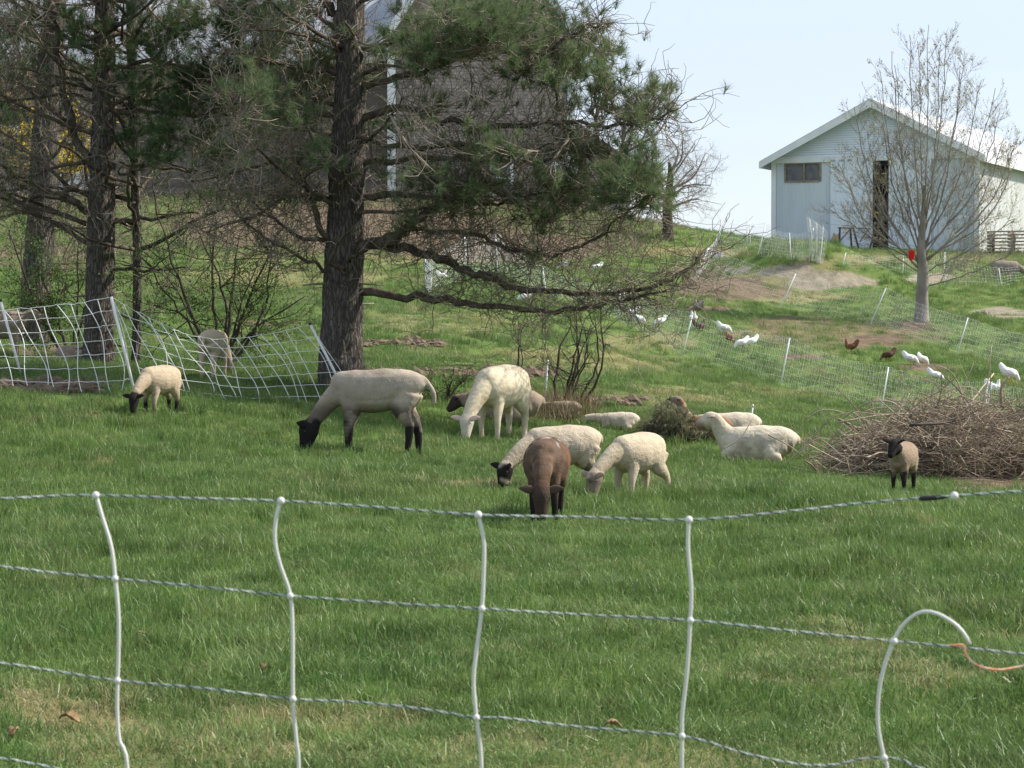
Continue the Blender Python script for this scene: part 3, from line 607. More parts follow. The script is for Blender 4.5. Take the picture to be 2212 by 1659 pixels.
def pine(name, label, base_px, trunk_px, widths, d, limbs, blobs, nbare, seed, nm, dspread=1.6, tuft_k=1.0, extra_up=True, bare_len=(.35, 1.1), nl=.12):
    """trunk and limbs follow the outline read from the picture; side branches, dead twigs and needle tufts grow from them in depth"""
    base = np.array(base_px); t = thing(name, label, 'tree', base, 'pines')
    path = [base+np.array((0, 0, -.15))]+[P(x, y, d) for x, y in trunk_px]
    top = path[-1]; path += [top+np.array((.05, 0, 1.5)), top+np.array((.0, .1, 3.5))]
    rad = [w_*d/FPX/2 for w_ in widths]+[widths[-1]*d/FPX*.36, .03]
    q, tp, tr = trunk_mesh(path, rad, seed); q.build('trunk', M['bark'], t)
    skel = []
    for (pl, dd, r0, r1) in limbs:
        pts_ = np.array([P(x, y, d+dd*i/(len(pl)-1)) for i, (x, y) in enumerate(pl)]); n_ = max(8, 4*len(pl))
        sp = smooth_path(pts_, n_); sp[2:-1] += RNG.normal(size=(n_-3, 3))*.018
        q = MB(); q.tube(sp, np.linspace(r0, r1, n_)*(1+RNG.normal(size=n_)*.06), 7); q.build('limb', M['bark2'], t); skel.append(sp[2:])
    # whorls of limbs that run toward and away from the viewer
    hs_ = np.linspace(.28, .95, 15)
    for h_ in hs_:
        c = tp[int(h_*59)]
        for k in range(2):
            a = U(PI*.55, PI*1.85); dv = np.array((math.cos(a), math.sin(a)*1.2, U(.0, .35))); L_ = U(1.2, 2.6)*(1.15-h_*.4)
            sp = wander(c, dv, L_, 9, .14, (0, 0, .02)); q = MB(); q.tube(sp, np.linspace(.032, .008, len(sp)), 6); q.build('limb', M['bark2'], t); skel.append(sp[2:])
    tw = MB(); nd = MB()
    SK = np.concatenate(skel)
    def reach(target):
        dist = np.linalg.norm(SK-target, axis=1); c = SK[int(np.argmin(dist+RNG.uniform(0, .25, len(SK))))]
        mid = (c+target)/2+RNG.normal(size=3)*.10*np.linalg.norm(target-c)+np.array((0, 0, -.08)); return smooth_path([c, mid, target], 9)
    allb = list(blobs)
    if extra_up:
        for k in range(4): allb.append((trunk_px[-1][0]+U(-380, 380), U(-420, -40), U(50, 90), U(30, 60)))
    TX = np.array([to_px(*q_)[0] for q_ in tp]); TY = np.array([to_px(*q_)[1] for q_ in tp]); s2 = nrm((SUNV[0], SUNV[1], 0))
    def hides(p_):
        """growth thinned before the bole, and along a corridor opened to let sun reach it"""
        p_ = np.atleast_2d(p_); a_, b_ = to_px(p_[:, 0], p_[:, 1], p_[:, 2])
        if np.any((np.abs(a_-np.interp(-b_, -TY, TX)) < 48) & (p_[:, 1] < d+.1) & (b_ > -50)): return True
        if np.any((np.abs(a_-(118-b_*.065)) < 34) & (b_ > -50) & (p_[:, 1] < 37)) and random.random() < .8: return True
        r_ = p_-base; al = r_[:, :2]@s2[:2]; pe = np.abs(r_[:, 0]*s2[1]-r_[:, 1]*s2[0]); return bool(np.any((al > .3) & (pe < .34)))
    for bl in allb:
        bx_, by_, rx, ry = bl[:4]; dz = U(-dspread*1.25, dspread*.2) if bx_ > trunk_px[-1][0]+40 else U(-dspread, dspread)
        cpt = P(bx_, by_, d+dz); br_ = reach(cpt); L_ = np.linalg.norm(br_[-1]-br_[0])
        tw.tube(br_, np.linspace(.018+.004*L_, .007, len(br_)), 5)
        m_ = int(max(5, rx*ry/42*tuft_k*(bl[4] if len(bl) > 4 else 1))); 
        for k in range(m_):
            tp_ = P(bx_+random.gauss(0, .62)*rx, by_+random.gauss(0, .62)*ry, d+dz+random.gauss(0, .5))
            if hides(tp_) and random.random() < .8: continue
            st = br_[random.randint(4, 8)] if random.random() < .75 else br_[random.randint(2, 8)]
            md = (st+tp_)/2+RNG.normal(size=3)*.05+np.array((0, 0, -.04)); pth = smooth_path([st, md, tp_], 5)
            tw.tube(pth, np.linspace(.006, .0035, 5), 3, False)
            ax = nrm(nrm(tp_-st)*.8+np.array((0, 0, U(.2, .7)))+rvec()*.3)
            needles(nd, tp_, ax, nl, int(U(36, 56)), .95, .09)
            if random.random() < .5: needles(nd, tp_-nrm(tp_-st)*.06+rvec()*.05, nrm(ax+rvec()*.7), nl*.9, 26, .95, .07)
    for k in range(nbare):
        c = SK[random.randrange(len(SK))]; dv = rvec(); dv[2] = dv[2]*.7-.05
        L_ = U(*bare_len); p_ = wander(c, dv, L_, 6, .32, (0, 0, U(-.06, .08)))
        if hides(p_) and random.random() < .92: continue
        tw.tube(p_, np.linspace(.0065, .003, 7), 3, False)
        if random.random() < .16 and to_px(*p_[-1])[1] < 440: needles(nd, p_[-1], nrm(p_[-1]-p_[-2]+np.array((0, 0, .4))), nl, 40, .95, .10)
        for j in range(random.randint(2, 5)):
            s_ = p_[random.randint(1, 6)]; p2 = wander(s_, nrm(dv+rvec()*1.1), L_*U(.25, .6), 4, .36, (0, 0, .05)); tw.tube(p2, np.linspace(.0042, .0022, 5), 3, False)
    # snags on the trunk
    for k in range(26):
        i_ = random.randint(3, 45); c = tp[i_]; a = U(0, 2*PI); dv = np.array((math.cos(a), math.sin(a), U(-.2, .3)))
        tw.tube(wander(c, dv, tr[i_]+U(.06, .35), 4, .15), np.linspace(.02, .008, 5), 5)
    tw.build('twigs', M['twig'], t, kind='stuff'); nd.build('crown', nm, t, kind='stuff')
    return t

big_limbs = [([(745,541),(830,522),(873,501),(907,467),(949,441),(1000,407),(1080,395)], -1.0, .085, .02),
 ([(810,528),(894,537),(958,560),(1021,590),(1100,620),(1200,632),(1330,635),(1420,615),(1480,585),(1512,556)], -1.2, .06, .012),
 ([(750,628),(860,640),(960,650),(1060,662),(1170,672),(1280,660),(1360,645),(1440,628)], -1.3, .055, .012),
 ([(755,432),(843,418),(930,425),(1040,440),(1140,430)], -.5, .05, .012),
 ([(760,262),(873,233),(936,255),(1021,276),(1149,272),(1234,263),(1318,276),(1403,263),(1455,238)], -1.3, .05, .010),
 ([(760,190),(801,182),(894,161),(979,127),(1043,110),(1127,123),(1191,106),(1255,64),(1305,50)], -.8, .05, .010),
 ([(890,493),(936,501),(1021,509),(1106,539),(1191,552),(1276,522),(1340,467),(1403,424)], -.9, .035, .010),
 ([(730,512),(700,505),(661,403),(640,350),(622,306)], -.4, .045, .014),
 ([(730,432),(707,429),(639,424),(597,422),(520,400)], .3, .035, .010),
 ([(730,590),(702,580),(594,526),(504,458)], -.5, .03, .010),
 ([(745,350),(850,350),(950,338),(1050,345),(1150,352),(1250,330),(1350,330)], -.2, .045, .010),
 ([(760,110),(850,90),(950,40),(1050,10),(1150,-20)], -.6, .045, .012),
 ([(745,60),(715,20),(690,-30)], .2, .07, .04), ([(740,260),(660,230),(560,240),(470,200)], .8, .04, .010), ([(745,160),(650,150),(540,120),(450,110)], -.8, .04, .010),
 ([(1000,407),(1100,420),(1234,410),(1340,405),(1420,420)], -1.2, .025, .008), ([(760,300),(880,320),(1000,310),(1120,330),(1230,300)], -1.2, .04, .010)]
big_blobs = [(741,76,50,60),(936,64,85,45),(979,100,60,40),(703,130,85,40),(640,165,80,45),(894,110,50,40),(1064,60,95,50),(1191,90,85,60),
 (1276,55,42,32),(1310,119,42,46),(1297,155,40,34),(1382,208,50,36),(1429,204,28,30),(1448,240,22,16),(1297,198,40,30),(1382,240,38,28),(712,327,48,34),(945,385,85,38),
 (1021,397,70,34),(1077,322,42,32),(1255,318,85,46),(1234,403,85,50),(1382,352,50,55),(1340,403,68,50),(1403,416,46,44),(1225,437,50,28),(1170,480,42,28),(873,471,26,22),
 (1149,556,18,14),(1021,272,24,18),(1120,20,80,40),(1010,30,60,40),(620,240,50,30),(560,190,50,40),(1240,140,60,40),(1130,150,60,34)]
for gx_ in range(820, 1430, 62):
    for gy_ in range(15, 440, 52):
        lim = 1300+min(gy_, 230)*.62 if gy_ < 240 else 1440
        if gx_ < lim and random.random() < .30: big_blobs.append((gx_+U(-25, 25), gy_+U(-20, 20), 44, 28, .35))
gp = G(737, 843); base = np.array((gp[0], gp[1], gp[2]))
pine('pine_tree', 'large pine with thick bare lower trunk and boughs spreading to the right', base, [(738,760),(742,600),(748,450),(752,300),(757,150),(757,0)], [98,90,84,78,72,64,58], gp[1], big_limbs, big_blobs, 3300, 3, M['needle'], nl=.135, tuft_k=1.05)
l2 = [([(212,470),(150,430),(60,395),(0,355)], -.5, .05, .02), ([(235,480),(330,470),(430,460)], -.3, .035, .012), ([(210,385),(165,300),(135,180),(120,60),(108,0)], -.3, .055, .04),
 ([(235,350),(330,360),(420,370),(500,365)], .4, .03, .01), ([(230,250),(320,240),(420,250),(520,230)], -.6, .035, .01), ([(230,150),(330,130),(430,150),(540,110)], .2, .035, .01), ([(225,80),(330,60),(450,40)], .6, .035, .01),
 ([(225,200),(140,180),(60,190),(0,160)], .5, .035, .01), ([(225,585),(300,582),(410,578)], -.4, .03, .012), ([(225,300),(310,280),(400,310),(460,340)], -.8, .03, .008)]
b2 = [(215,102,55,50),(323,90,40,40),(311,209,38,42),(407,164,55,45),(453,147,40,36),(351,277,38,24),(492,215,44,28),(441,283,38,28),(560,120,50,40),(250,180,40,30),(380,60,50,40),(500,60,50,36),(600,70,40,30),(160,60,40,30),(100,30,50,30),(280,20,50,30),(420,20,60,30),(540,30,60,30),(640,20,50,26),(270,290,36,26),(390,220,46,30),(340,330,40,24),(560,280,40,26),(470,330,40,24)]
gp = G(212, 788)
pine('pine_tree', 'middle pine trunk behind the netting, second from the left edge', gp, [(214,700),(217,560),(220,430),(224,300),(226,150),(228,0)], [66,62,60,57,53,47,42], gp[1], l2, b2, 1900, 5, M['needle2'], dspread=1.4, nl=.13, tuft_k=2.1)
l1 = [([(80,500),(130,480),(190,500)], -.3, .04, .015), ([(95,300),(150,270),(190,240)], .3, .04, .012), ([(100,200),(40,190),(-40,210)], -.3, .04, .012), ([(90,330),(30,320),(-50,280)], .4, .035, .012), ([(105,120),(200,80),(300,70)], .5, .035, .01), ([(105,90),(40,60),(-40,50)], -.4, .04, .012), ([(90,380),(40,360),(-30,370)], -.5, .03, .01)]
b1 = [(30,60,50,40),(90,100,40,30),(20,250,40,24),(150,150,40,30),(40,150,40,24),(0,330,34,30)]
gp = G(70, 745)
pine('pine_tree', 'pine at the far left whose trunk leans slightly rightward upward', gp, [(78,640),(88,480),(95,340),(105,200),(113,80),(118,0)], [68,64,60,58,54,50,46], gp[1], l1, b1, 1000, 8, M['needle2'], dspread=1.5, nl=.13, tuft_k=2.1)
l3 = [([(292,330),(360,345),(440,400),(520,430)], -.3, .022, .008), ([(285,200),(360,190),(430,180)], .3, .022, .008), ([(285,120),(220,90),(160,60)], -.3, .022, .008)]
gp = G(294, 788)
pine('pine_tree', 'slender pine sapling trunk between the middle pine and the leafy shrub', gp, [(296,700),(297,560),(294,430),(290,300),(286,150),(284,0)], [20,19,19,20,21,21,20], gp[1], l3, [(300,60,40,30),(340,140,36,30)], 600, 12, M['needle2'], dspread=.9, extra_up=False)

# --- bare branching trees
def branchy(mb, p0, dv, L, r, lev, tips, nsub=(4, 7), ang=.75, jit=.12, trop=(0, 0, .05), shrink=.55):
    n_ = max(5, int(L/.22)); n_ = min(n_, 12); p_ = wander(p0, dv, L, n_, jit, trop); mb.tube(p_, np.linspace(r, r*.28, len(p_)), 6 if r > .03 else (4 if r > .012 else 3), False)
    tips.append((p_[-1], nrm(p_[-1]-p_[-2]), lev))
    if lev <= 0: return
    for k in range(random.randint(*nsub)):
        f = U(.25, .95); i_ = min(len(p_)-2, int(f*(len(p_)-1))); d0 = nrm(p_[i_+1]-p_[i_]); s_ = rvec(); s_ = nrm(s_-d0*(s_@d0))
        branchy(mb, p_[i_], nrm(d0*math.cos(ang)+s_*math.sin(ang)*U(.7, 1.2)), L*shrink*U(.7, 1.15)*(1.1-.45*f), max(r*(1-.7*f)*.62, .0035), lev-1, tips, nsub, ang, jit*1.15, trop, shrink)
gp = G(1990, 696); mt = thing('maple_tree', 'budding maple with upswept vase-shaped crown before the white barn', 'tree', gp); d = gp[1]
mppm = FPX/d
tk = [gp+np.array((0, 0, -.1)), P(1992,640,d), P(1994,590,d), P(1990,545,d), P(1994,470,d), P(1998,400,d)]
q, tp, tr = trunk_mesh(tk, [15*d/FPX, 13*d/FPX, 12.5*d/FPX, 10*d/FPX, 6*d/FPX, 4*d/FPX], 31, .22, 14, .015); q.build('trunk', M['maple'], mt)
tips = []
mains = [(1992,560,1900,210),(1990,560,1935,140),(1992,545,1965,75),(1995,520,2005,55),(1996,500,2045,70),(1995,510,2085,110),(1996,530,2120,170),(1994,540,2160,250),(1990,575,1870,270),(1990,590,1835,390),(1996,560,2190,360),
         (1996,590,2195,470),(1994,480,1985,90),(1998,470,2030,100),(1992,570,1790,450),(1996,600,2110,555),(1997,620,2200,540),(1993,530,1925,110),(1996,545,2075,140),(1992,540,1900,150),(1990,585,1850,330),(1996,570,2170,300),(1990,570,1810,350),(1990,575,1845,230),(1996,565,2200,300),(1996,560,2150,190)]
for k, (sx, sy, ex, ey) in enumerate(mains):
    a = P(sx, sy, d); dd = U(-1.6, 1.6); b = P(ex, ey, d+dd)
    low = ey > 440
    midp = a*.5+b*.5+np.array(((ex-1994)*d/FPX*(.16 if not low else .0), dd*.15, -.25 if not low else -.1)); pth = smooth_path([a, midp, b], 14)
    pth[1:] += RNG.normal(size=(13, 3))*.02
    r0 = U(.020, .034) if not low else .02
    q = MB(); q.tube(pth, np.linspace(r0, .009, 14), 6); q.build('limb', M['maple'], mt)
    tips.append((pth[-1], nrm(pth[-1]-pth[-2]), 0))
    tw = None
    mains[k] = pth
tw = MB()
for pth in mains:
    for k in range(24):
        i_ = random.randint(2, 12); d0 = nrm(pth[i_+1]-pth[i_]); s_ = rvec(); s_ = nrm(s_-d0*(s_@d0))
        branchy(tw, pth[i_], nrm(d0*.75+s_*.75+np.array((0, 0, .15))), U(.7, 1.7)*(1.15-i_/22), .0075, 2, tips, (3, 5), .62, .09, (0, 0, .06), .52)
tw.build('twigs', M['maple'], mt, kind='stuff')
bd = MB()
for p_, ax, lv in tips:
    for k in range(1 if random.random() < .24 else 0):
        c = p_-ax*U(0, .25)+rvec()*.035; s1 = nrm(np.cross(ax, rvec())); L_ = U(.03, .075); wv = U(.014, .03); e = nrm(ax+s1*U(-.6, .6)+rvec()*.4)*L_; sv = nrm(np.cross(e, rvec()))*wv
        bd.add([c, c+e*.5+sv, c+e, c+e*.5-sv], None, [(0, 1, 2, 3)])
bd.build('crown', M['bud'], mt, kind='stuff')
# red bucket hanging in the fork
c = P(1969, 551, d-.35); bk = thing('bucket', 'small red bucket hanging at the fork of the maple', 'bucket', c)
q = MB(); q.tube([c+np.array((0, 0, -.13)), c+np.array((0, 0, -.12)), c+np.array((0, 0, .12)), c+np.array((0, 0, .13))], [.065, .072, .09, .094], 14); q.build('pail', M['red'], bk)
q = MB(); th = np.linspace(0, PI, 9); q.tube(np.stack([c[0]+.088*np.cos(th), np.full(9, c[1]), c[2]+.13+.14*np.sin(th)], 1), .006, 4); q.build('handle', M['stone'], bk)

gp = G(1441, 519); d = gp[1]; bt = thing('bare_tree', 'small leafless crooked tree on the ridge right of the pine', 'tree', gp)
q, tp, tr = trunk_mesh([gp+np.array((0, 0, -.2)), P(1443,490,d), P(1441,455,d), P(1444,420,d), P(1448,385,d), P(1446,350,d)], [.24,.20,.18,.16,.12,.05], 41, .2, 12, .03); q.build('trunk', M['shrub'], bt)
tips = []; tw = MB()
for (sx, sy, ex, ey) in ((1443,445,1395,330),(1443,430,1375,380),(1445,420,1500,360),(1446,410,1525,330),(1446,380,1440,290),(1446,370,1475,295),(1445,400,1415,300),(1444,450,1510,430),(1444,440,1535,400),(1444,450,1400,420),(1446,390,1500,310)):
    a = P(sx, sy, d); b = P(ex, ey, d+U(-1.5, 1.5)); pth = smooth_path([a, (a+b)/2+rvec()*.4, b], 12); q = MB(); q.tube(pth, np.linspace(.06, .018, 12), 5); q.build('limb', M['maple'], bt)
    for k in range(8): 
        i_ = random.randint(3, 11); branchy(tw, pth[i_], nrm(pth[min(i_+1, 11)]-pth[i_-1]+rvec()*.9), U(.6, 1.5), .012, 2, tips, (4, 7), .8, .22, (0, 0, .0), .6)
tw.build('twigs', M['maple'], bt, kind='stuff')

# --- sapling clump behind the white ewe
def stems(name, label, px0, px1, py, tops, m, leafm=None, nleaf=0, r=.014, sub=5, cat='shrub', lev=1, subL=(.3, .7)):
    g0 = G((px0+px1)/2, py); t = thing(name, label, cat, g0); tw = MB(); lf = MB(); tips = []
    for (sx, ex, ey, dd) in tops:
        a = G(sx, py+U(-3, 3)); a[2] -= .05; b = P(ex, ey, a[1]+dd); pth = smooth_path([a, a*.5+b*.5+RNG.normal(size=3)*.08, b], 12); pth[1:] += RNG.normal(size=(11, 3))*.012
        q = MB(); q.tube(pth, np.linspace(r*U(.8, 1.3), r*.3, 12), 5); q.build('stem', m, t)
        for k in range(sub):
            i_ = random.randint(3, 11); branchy(tw, pth[i_], nrm(pth[min(11, i_+1)]-pth[i_-1]+rvec()*.9), U(*subL), r*.4, lev, tips, (2, 5), .7, .2, (0, 0, .03), .6)
    tw.build('twigs', m, t, kind='stuff')
    if leafm:
        for p_, ax, lv in tips:
            for k in range(nleaf):
                c = p_-ax*U(0, .3)+rvec()*.05; e = rvec()*U(.02, .04); sv = nrm(np.cross(e, rvec()))*U(.009, .016); lf.add([c, c+e*.5+sv, c+e, c+e*.5-sv], None, [(0, 1, 2, 3)])
        lf.build('leaves', leafm, t, kind='stuff')
    return t
stems('sapling_clump', 'clump of thin dark bare saplings right of the white ewe', 1205, 1255, 882, [(1208,1245,680,.2),(1215,1262,690,-.1),(1222,1275,700,.2),(1230,1262,740,.1),(1236,1280,760,-.2),(1243,1284,690,.1),(1250,1295,650,.0),(1200,1232,700,.3)], M['shrub'], r=.022, sub=5)
stems('sapling', 'thin bare sapling standing just behind the white ewe', 1115, 1122, 830, [(1117,1120,690,.0),(1120,1122,700,.1)], M['shrub'], r=.016, sub=7)
stems('leafy_shrub', 'dark shrub with small new green leaves behind the left netting', 430, 500, 795, [(480,360,590,.3),(490,590,540,-.2),(482,660,640,.3),(486,520,500,.2),(492,560,560,.0),(470,310,560,-.3),(478,420,480,.4),(488,610,480,-.3),(470,340,460,.2),(476,470,420,.0)], M['shrub'], M['leaf'], 4, r=.026, sub=7, lev=2, subL=(.5, 1.1))
stems('leafy_shrub', 'sparse leafy shrub between the two left pine trunks', 130, 170, 770, [(150,80,560,.2),(155,170,520,-.2),(140,40,600,.1),(160,210,570,.3),(145,20,500,.4)], M['shrub'], M['leaf'], 6, r=.024, sub=9, lev=2, subL=(.4, .9))
stems('fallen_branch', 'broken dark branch with sparse greenery left of the white ewe', 930, 985, 868, [(960,985,788,.1),(950,1005,810,.3),(965,920,830,-.1),(955,1000,850,.2),(950,905,850,.1)], M['shrub'], M['leaf'], 3, r=.018, sub=6, cat='branch', subL=(.2, .5))
gp = G(100, 452); fs = thing('forsythia_shrub', 'yellow flowering shrub by the house at the far left', 'shrub', gp); tw = MB(); tips = []; d = gp[1]
for k in range(34): branchy(tw, gp+np.array((U(-1, 1), U(-.5, .5), -.1)), nrm((U(-.7, .7), U(-.5, .5), 1)), U(2.6, 4.9), .03, 1, tips, (4, 7), .5, .08, (0, 0, -.01), .4)
tw.build('stems', M['shrub'], fs, kind='stuff'); lf = MB()
for p_, ax, lv in tips:
    if p_[2]-gp[2] < 1.6: continue
    for k in range(10):
        c = p_-ax*U(0, .8)+rvec()*.08; e = rvec()*.15; sv = nrm(np.cross(e, rvec()))*.07; lf.add([c, c+e*.5+sv, c+e, c+e*.5-sv], None, [(0, 1, 2, 3)])
lf.build('crown', M['yellow'], fs, kind='stuff')

# ------------------------------------------------------------------ animals
def wool_mat():
    m, nt, b, out = new_mat('fleece'); N = nt.nodes; L = nt.links
    a = N.new('ShaderNodeAttribute'); a.attribute_name = 'Col'
    t = N.new('ShaderNodeTexCoord'); no = N.new('ShaderNodeTexNoise'); no.inputs['Scale'].default_value = 26; no.inputs['Detail'].default_value = 5; no.inputs['Roughness'].default_value = .65; L.new(t.outputs['Object'], no.inputs['Vector'])
    mr = N.new('ShaderNodeMapRange'); mr.inputs['From Min'].default_value = .3; mr.inputs['From Max'].default_value = .7; mr.inputs['To Min'].default_value = .86; mr.inputs['To Max'].default_value = 1.08; L.new(no.outputs['Fac'], mr.inputs['Value'])
    hv = N.new('ShaderNodeHueSaturation'); L.new(a.outputs['Color'], hv.inputs['Color']); L.new(mr.outputs['Result'], hv.inputs['Value'])
    L.new(hv.outputs['Color'], b.inputs['Base Color']); b.inputs['Roughness'].default_value = .95; b.inputs['Specular IOR Level'].default_value = .1
    b.inputs['Sheen Weight'].default_value = .2; b.inputs['Sheen Roughness'].default_value = .5; L.new(hv.outputs['Color'], b.inputs['Sheen Tint'])
    n2 = N.new('ShaderNodeTexNoise'); n2.inputs['Scale'].default_value = 95; n2.inputs['Detail'].default_value = 5; L.new(t.outputs['Object'], n2.inputs['Vector'])
    bp = N.new('ShaderNodeBump'); bp.inputs['Strength'].default_value = .5; bp.inputs['Distance'].default_value = .014; L.new(n2.outputs['Fac'], bp.inputs['Height']); L.new(bp.outputs['Normal'], b.inputs['Normal'])
    return m
M['fleece'] = wool_mat()
M['eye'] = mat('eye', (.01, .008, .006), None, rough=.15, spec=.6)

def loft(mb, pts_, rw, rh, side, k=14):
    """closed tube with an elliptical section: rw along 'side', rh across it"""
    p = np.asarray(pts_, float); m = len(p); side = np.broadcast_to(np.asarray(side, float), (m, 3))
    t = np.gradient(p, axis=0); t /= np.linalg.norm(t, axis=1)[:, None]
    s = side-t*(side*t).sum(1)[:, None]; s /= np.linalg.norm(s, axis=1)[:, None]; u = np.cross(t, s)
    th = np.arange(k)*2*PI/k
    ring = p[:, None]+np.asarray(rw)[:, None, None]*np.cos(th)[None, :, None]*s[:, None]+np.asarray(rh)[:, None, None]*np.sin(th)[None, :, None]*u[:, None]
    i = np.arange(m-1)[:, None]*k; j = np.arange(k)[None]; jn = (j+1) % k
    q = np.stack([i+j, i+jn, i+k+jn, i+k+j], 2).reshape(-1, 4); c0 = m*k; jj = np.arange(k); jn = (jj+1) % k
    tr = np.concatenate([np.stack([np.full(k, c0), jn, jj], 1), np.stack([np.full(k, c0+1), (m-1)*k+jj, (m-1)*k+jn], 1)])
    mb.add(np.concatenate([ring.reshape(-1, 3), p[:1], p[-1:]]), tr, q)

def remeshed(mb, voxel, sm):
    me = mb.mesh('tmp'); o = bpy.data.objects.new('tmp', me); COL.objects.link(o)
    r = o.modifiers.new('r', 'REMESH'); r.mode = 'VOXEL'; r.voxel_size = voxel
    s = o.modifiers.new('s', 'SMOOTH'); s.iterations = sm; s.factor = .5
    dg = bpy.context.evaluated_depsgraph_get(); dg.update(); e = o.evaluated_get(dg); m2 = bpy.data.meshes.new_from_object(e)
    bpy.data.objects.remove(o); bpy.data.meshes.remove(me); return m2

CREAM = (.47, .395, .30); WHITE = (.60, .525, .39); BLACKF = (.022, .019, .018); TANG = (.34, .29, .235); BROWN = (.105, .068, .049)
def sheep(label, px, py, yaw, S=1.0, bl=1.0, bw=1.0, ll=1.0, pose='graze', hyaw=0.0, hs=1.0, wool=CREAM, head=BLACKF, leg=BLACKF, legt=.5, patches=(), tail='docked', headblend=.12, voxel=.013,
          earang=0.0, headdown=None, neckdrop=0.0, loc=None, hblaze=None, eyes=True, fuzz=.0026, step=(0, 0, 0, 0), name='sheep', belly=None, splay=1.0, earc=None, sink=.0, earl=1.0, hair=0, hairl=.012, legw=.26, dirt=.45, streak=False, hpatch=()):
    """one animal, facing local +X: torso, neck, head, legs and tail grown into one continuous skin"""
    g = G(px, py) if loc is None else np.asarray(loc, float)
    yr = math.radians(yaw); cy, sy = math.cos(yr), math.sin(yr)
    t = thing(name, label, 'lamb' if name == 'lamb' else 'sheep', (g[0], g[1], g[2]-sink), 'flock of sheep on the pasture', yr)
    mb = MB(); chains = []
    def ch(kind, p, rw, rh, side=(0, 1, 0), k=14):
        p = np.asarray(p, float)*S; rw = np.asarray(rw, float)*S; rh = np.asarray(rh, float)*S; n_ = max(10, 4*len(p))
        tt = np.linspace(0, 1, len(p)); ti = np.linspace(0, 1, n_); sp = smooth_path(p, n_); w_ = np.interp(ti, tt, rw); h_ = np.interp(ti, tt, rh)
        loft(mb, sp, w_, h_, side, k); chains.append((kind, sp, ti))
    lie = pose.startswith('lie'); dz = (.20-.545) if lie else (ll-1)*.36
    X = lambda v: v*bl
    top_ = np.array([.62, .715, .785, .805, .785, .785, .765, .67])+dz; bot_ = np.array([.55, .475, .42, .335, .315, .355, .43, .52])+dz
    bot_ = (top_+bot_)/2-(top_-bot_)/2*(.45+.55*bw); tz = (top_+bot_)/2
    ch('torso', [(X(a), 0, z_) for a, z_ in zip((-.475, -.445, -.33, -.12, .08, .25, .37, .43), tz)], np.array([.05, .120, .185, .222, .218, .180, .130, .06])*bw, (top_-bot_)/2, k=20)
    HL = .25*hs
    if pose in ('graze', 'lie_graze'):
        hdn = headdown if headdown is not None else 76
        n0 = np.array((X(.30), 0, .60+dz)); muz_z = .035/S; a = math.radians(hdn); hd_ = np.array((math.cos(a), 0, -math.sin(a))); pz = muz_z+HL*math.sin(a)
        nl_ = .50; dzn = n0[2]-pz; fwd = math.sqrt(max(.04, nl_**2-dzn**2)); poll = np.array((n0[0]+fwd, 0, pz)); 
        h1 = math.radians(hyaw); R = np.array(((math.cos(h1), -math.sin(h1), 0), (math.sin(h1), math.cos(h1), 0), (0, 0, 1)))
        piv = np.array((X(.25), 0, 0)); R2 = np.array(((math.cos(h1*.7), -math.sin(h1*.7), 0), (math.sin(h1*.7), math.cos(h1*.7), 0), (0, 0, 1)))
        poll = piv+R2@(poll-piv); hd_ = R@hd_; side = R@np.array((0, 1.0, 0)); n1 = (n0+poll)/2+np.array((0, 0, .035))
    else:
        up = .27 if not lie else .30
        n0 = np.array((X(.31), 0, .62+dz)); poll = np.array((X(.31)+.17, 0, .62+dz+up-neckdrop)); a = math.radians(headdown if headdown is not None else 24)
        hd_ = np.array((math.cos(a), 0, -math.sin(a))); h1 = math.radians(hyaw); R = np.array(((math.cos(h1), -math.sin(h1), 0), (math.sin(h1), math.cos(h1), 0), (0, 0, 1)))
        hd_ = R@hd_; side = R@np.array((0, 1.0, 0)); n1 = (n0+poll)/2+np.array((.015, 0, 0))
    nb_ = (.6+.4*bw)
    ch('neck', [n0-(n1-n0)*.3, n0, n1, poll, poll+hd_*.03], np.array([.12, .122, .090, .064, .045])*nb_, np.array([.14, .152, .108, .072, .05])*nb_)
    upv = np.cross(hd_, side); upv = -upv if upv[2] < 0 and pose != 'graze' else upv
    hn = np.cross(side, hd_)
    if hn[2] < 0: hn = -hn
    ch('head', [poll-hd_*.05, poll+hd_*.0, poll+hd_*HL*.25+hn*.008, poll+hd_*HL*.52, poll+hd_*HL*.80-hn*.004, poll+hd_*HL*.97-hn*.006], np.array([.045, .066, .070, .055, .043, .032])*hs, np.array([.05, .078, .092, .074, .054, .036])*hs, side)
    # legs
    feet = []
    def fz(lx, ly):
        lx *= S; ly *= S; return (H(g[0]+cy*lx-sy*ly, g[1]+sy*lx+cy*ly)-g[2])/S
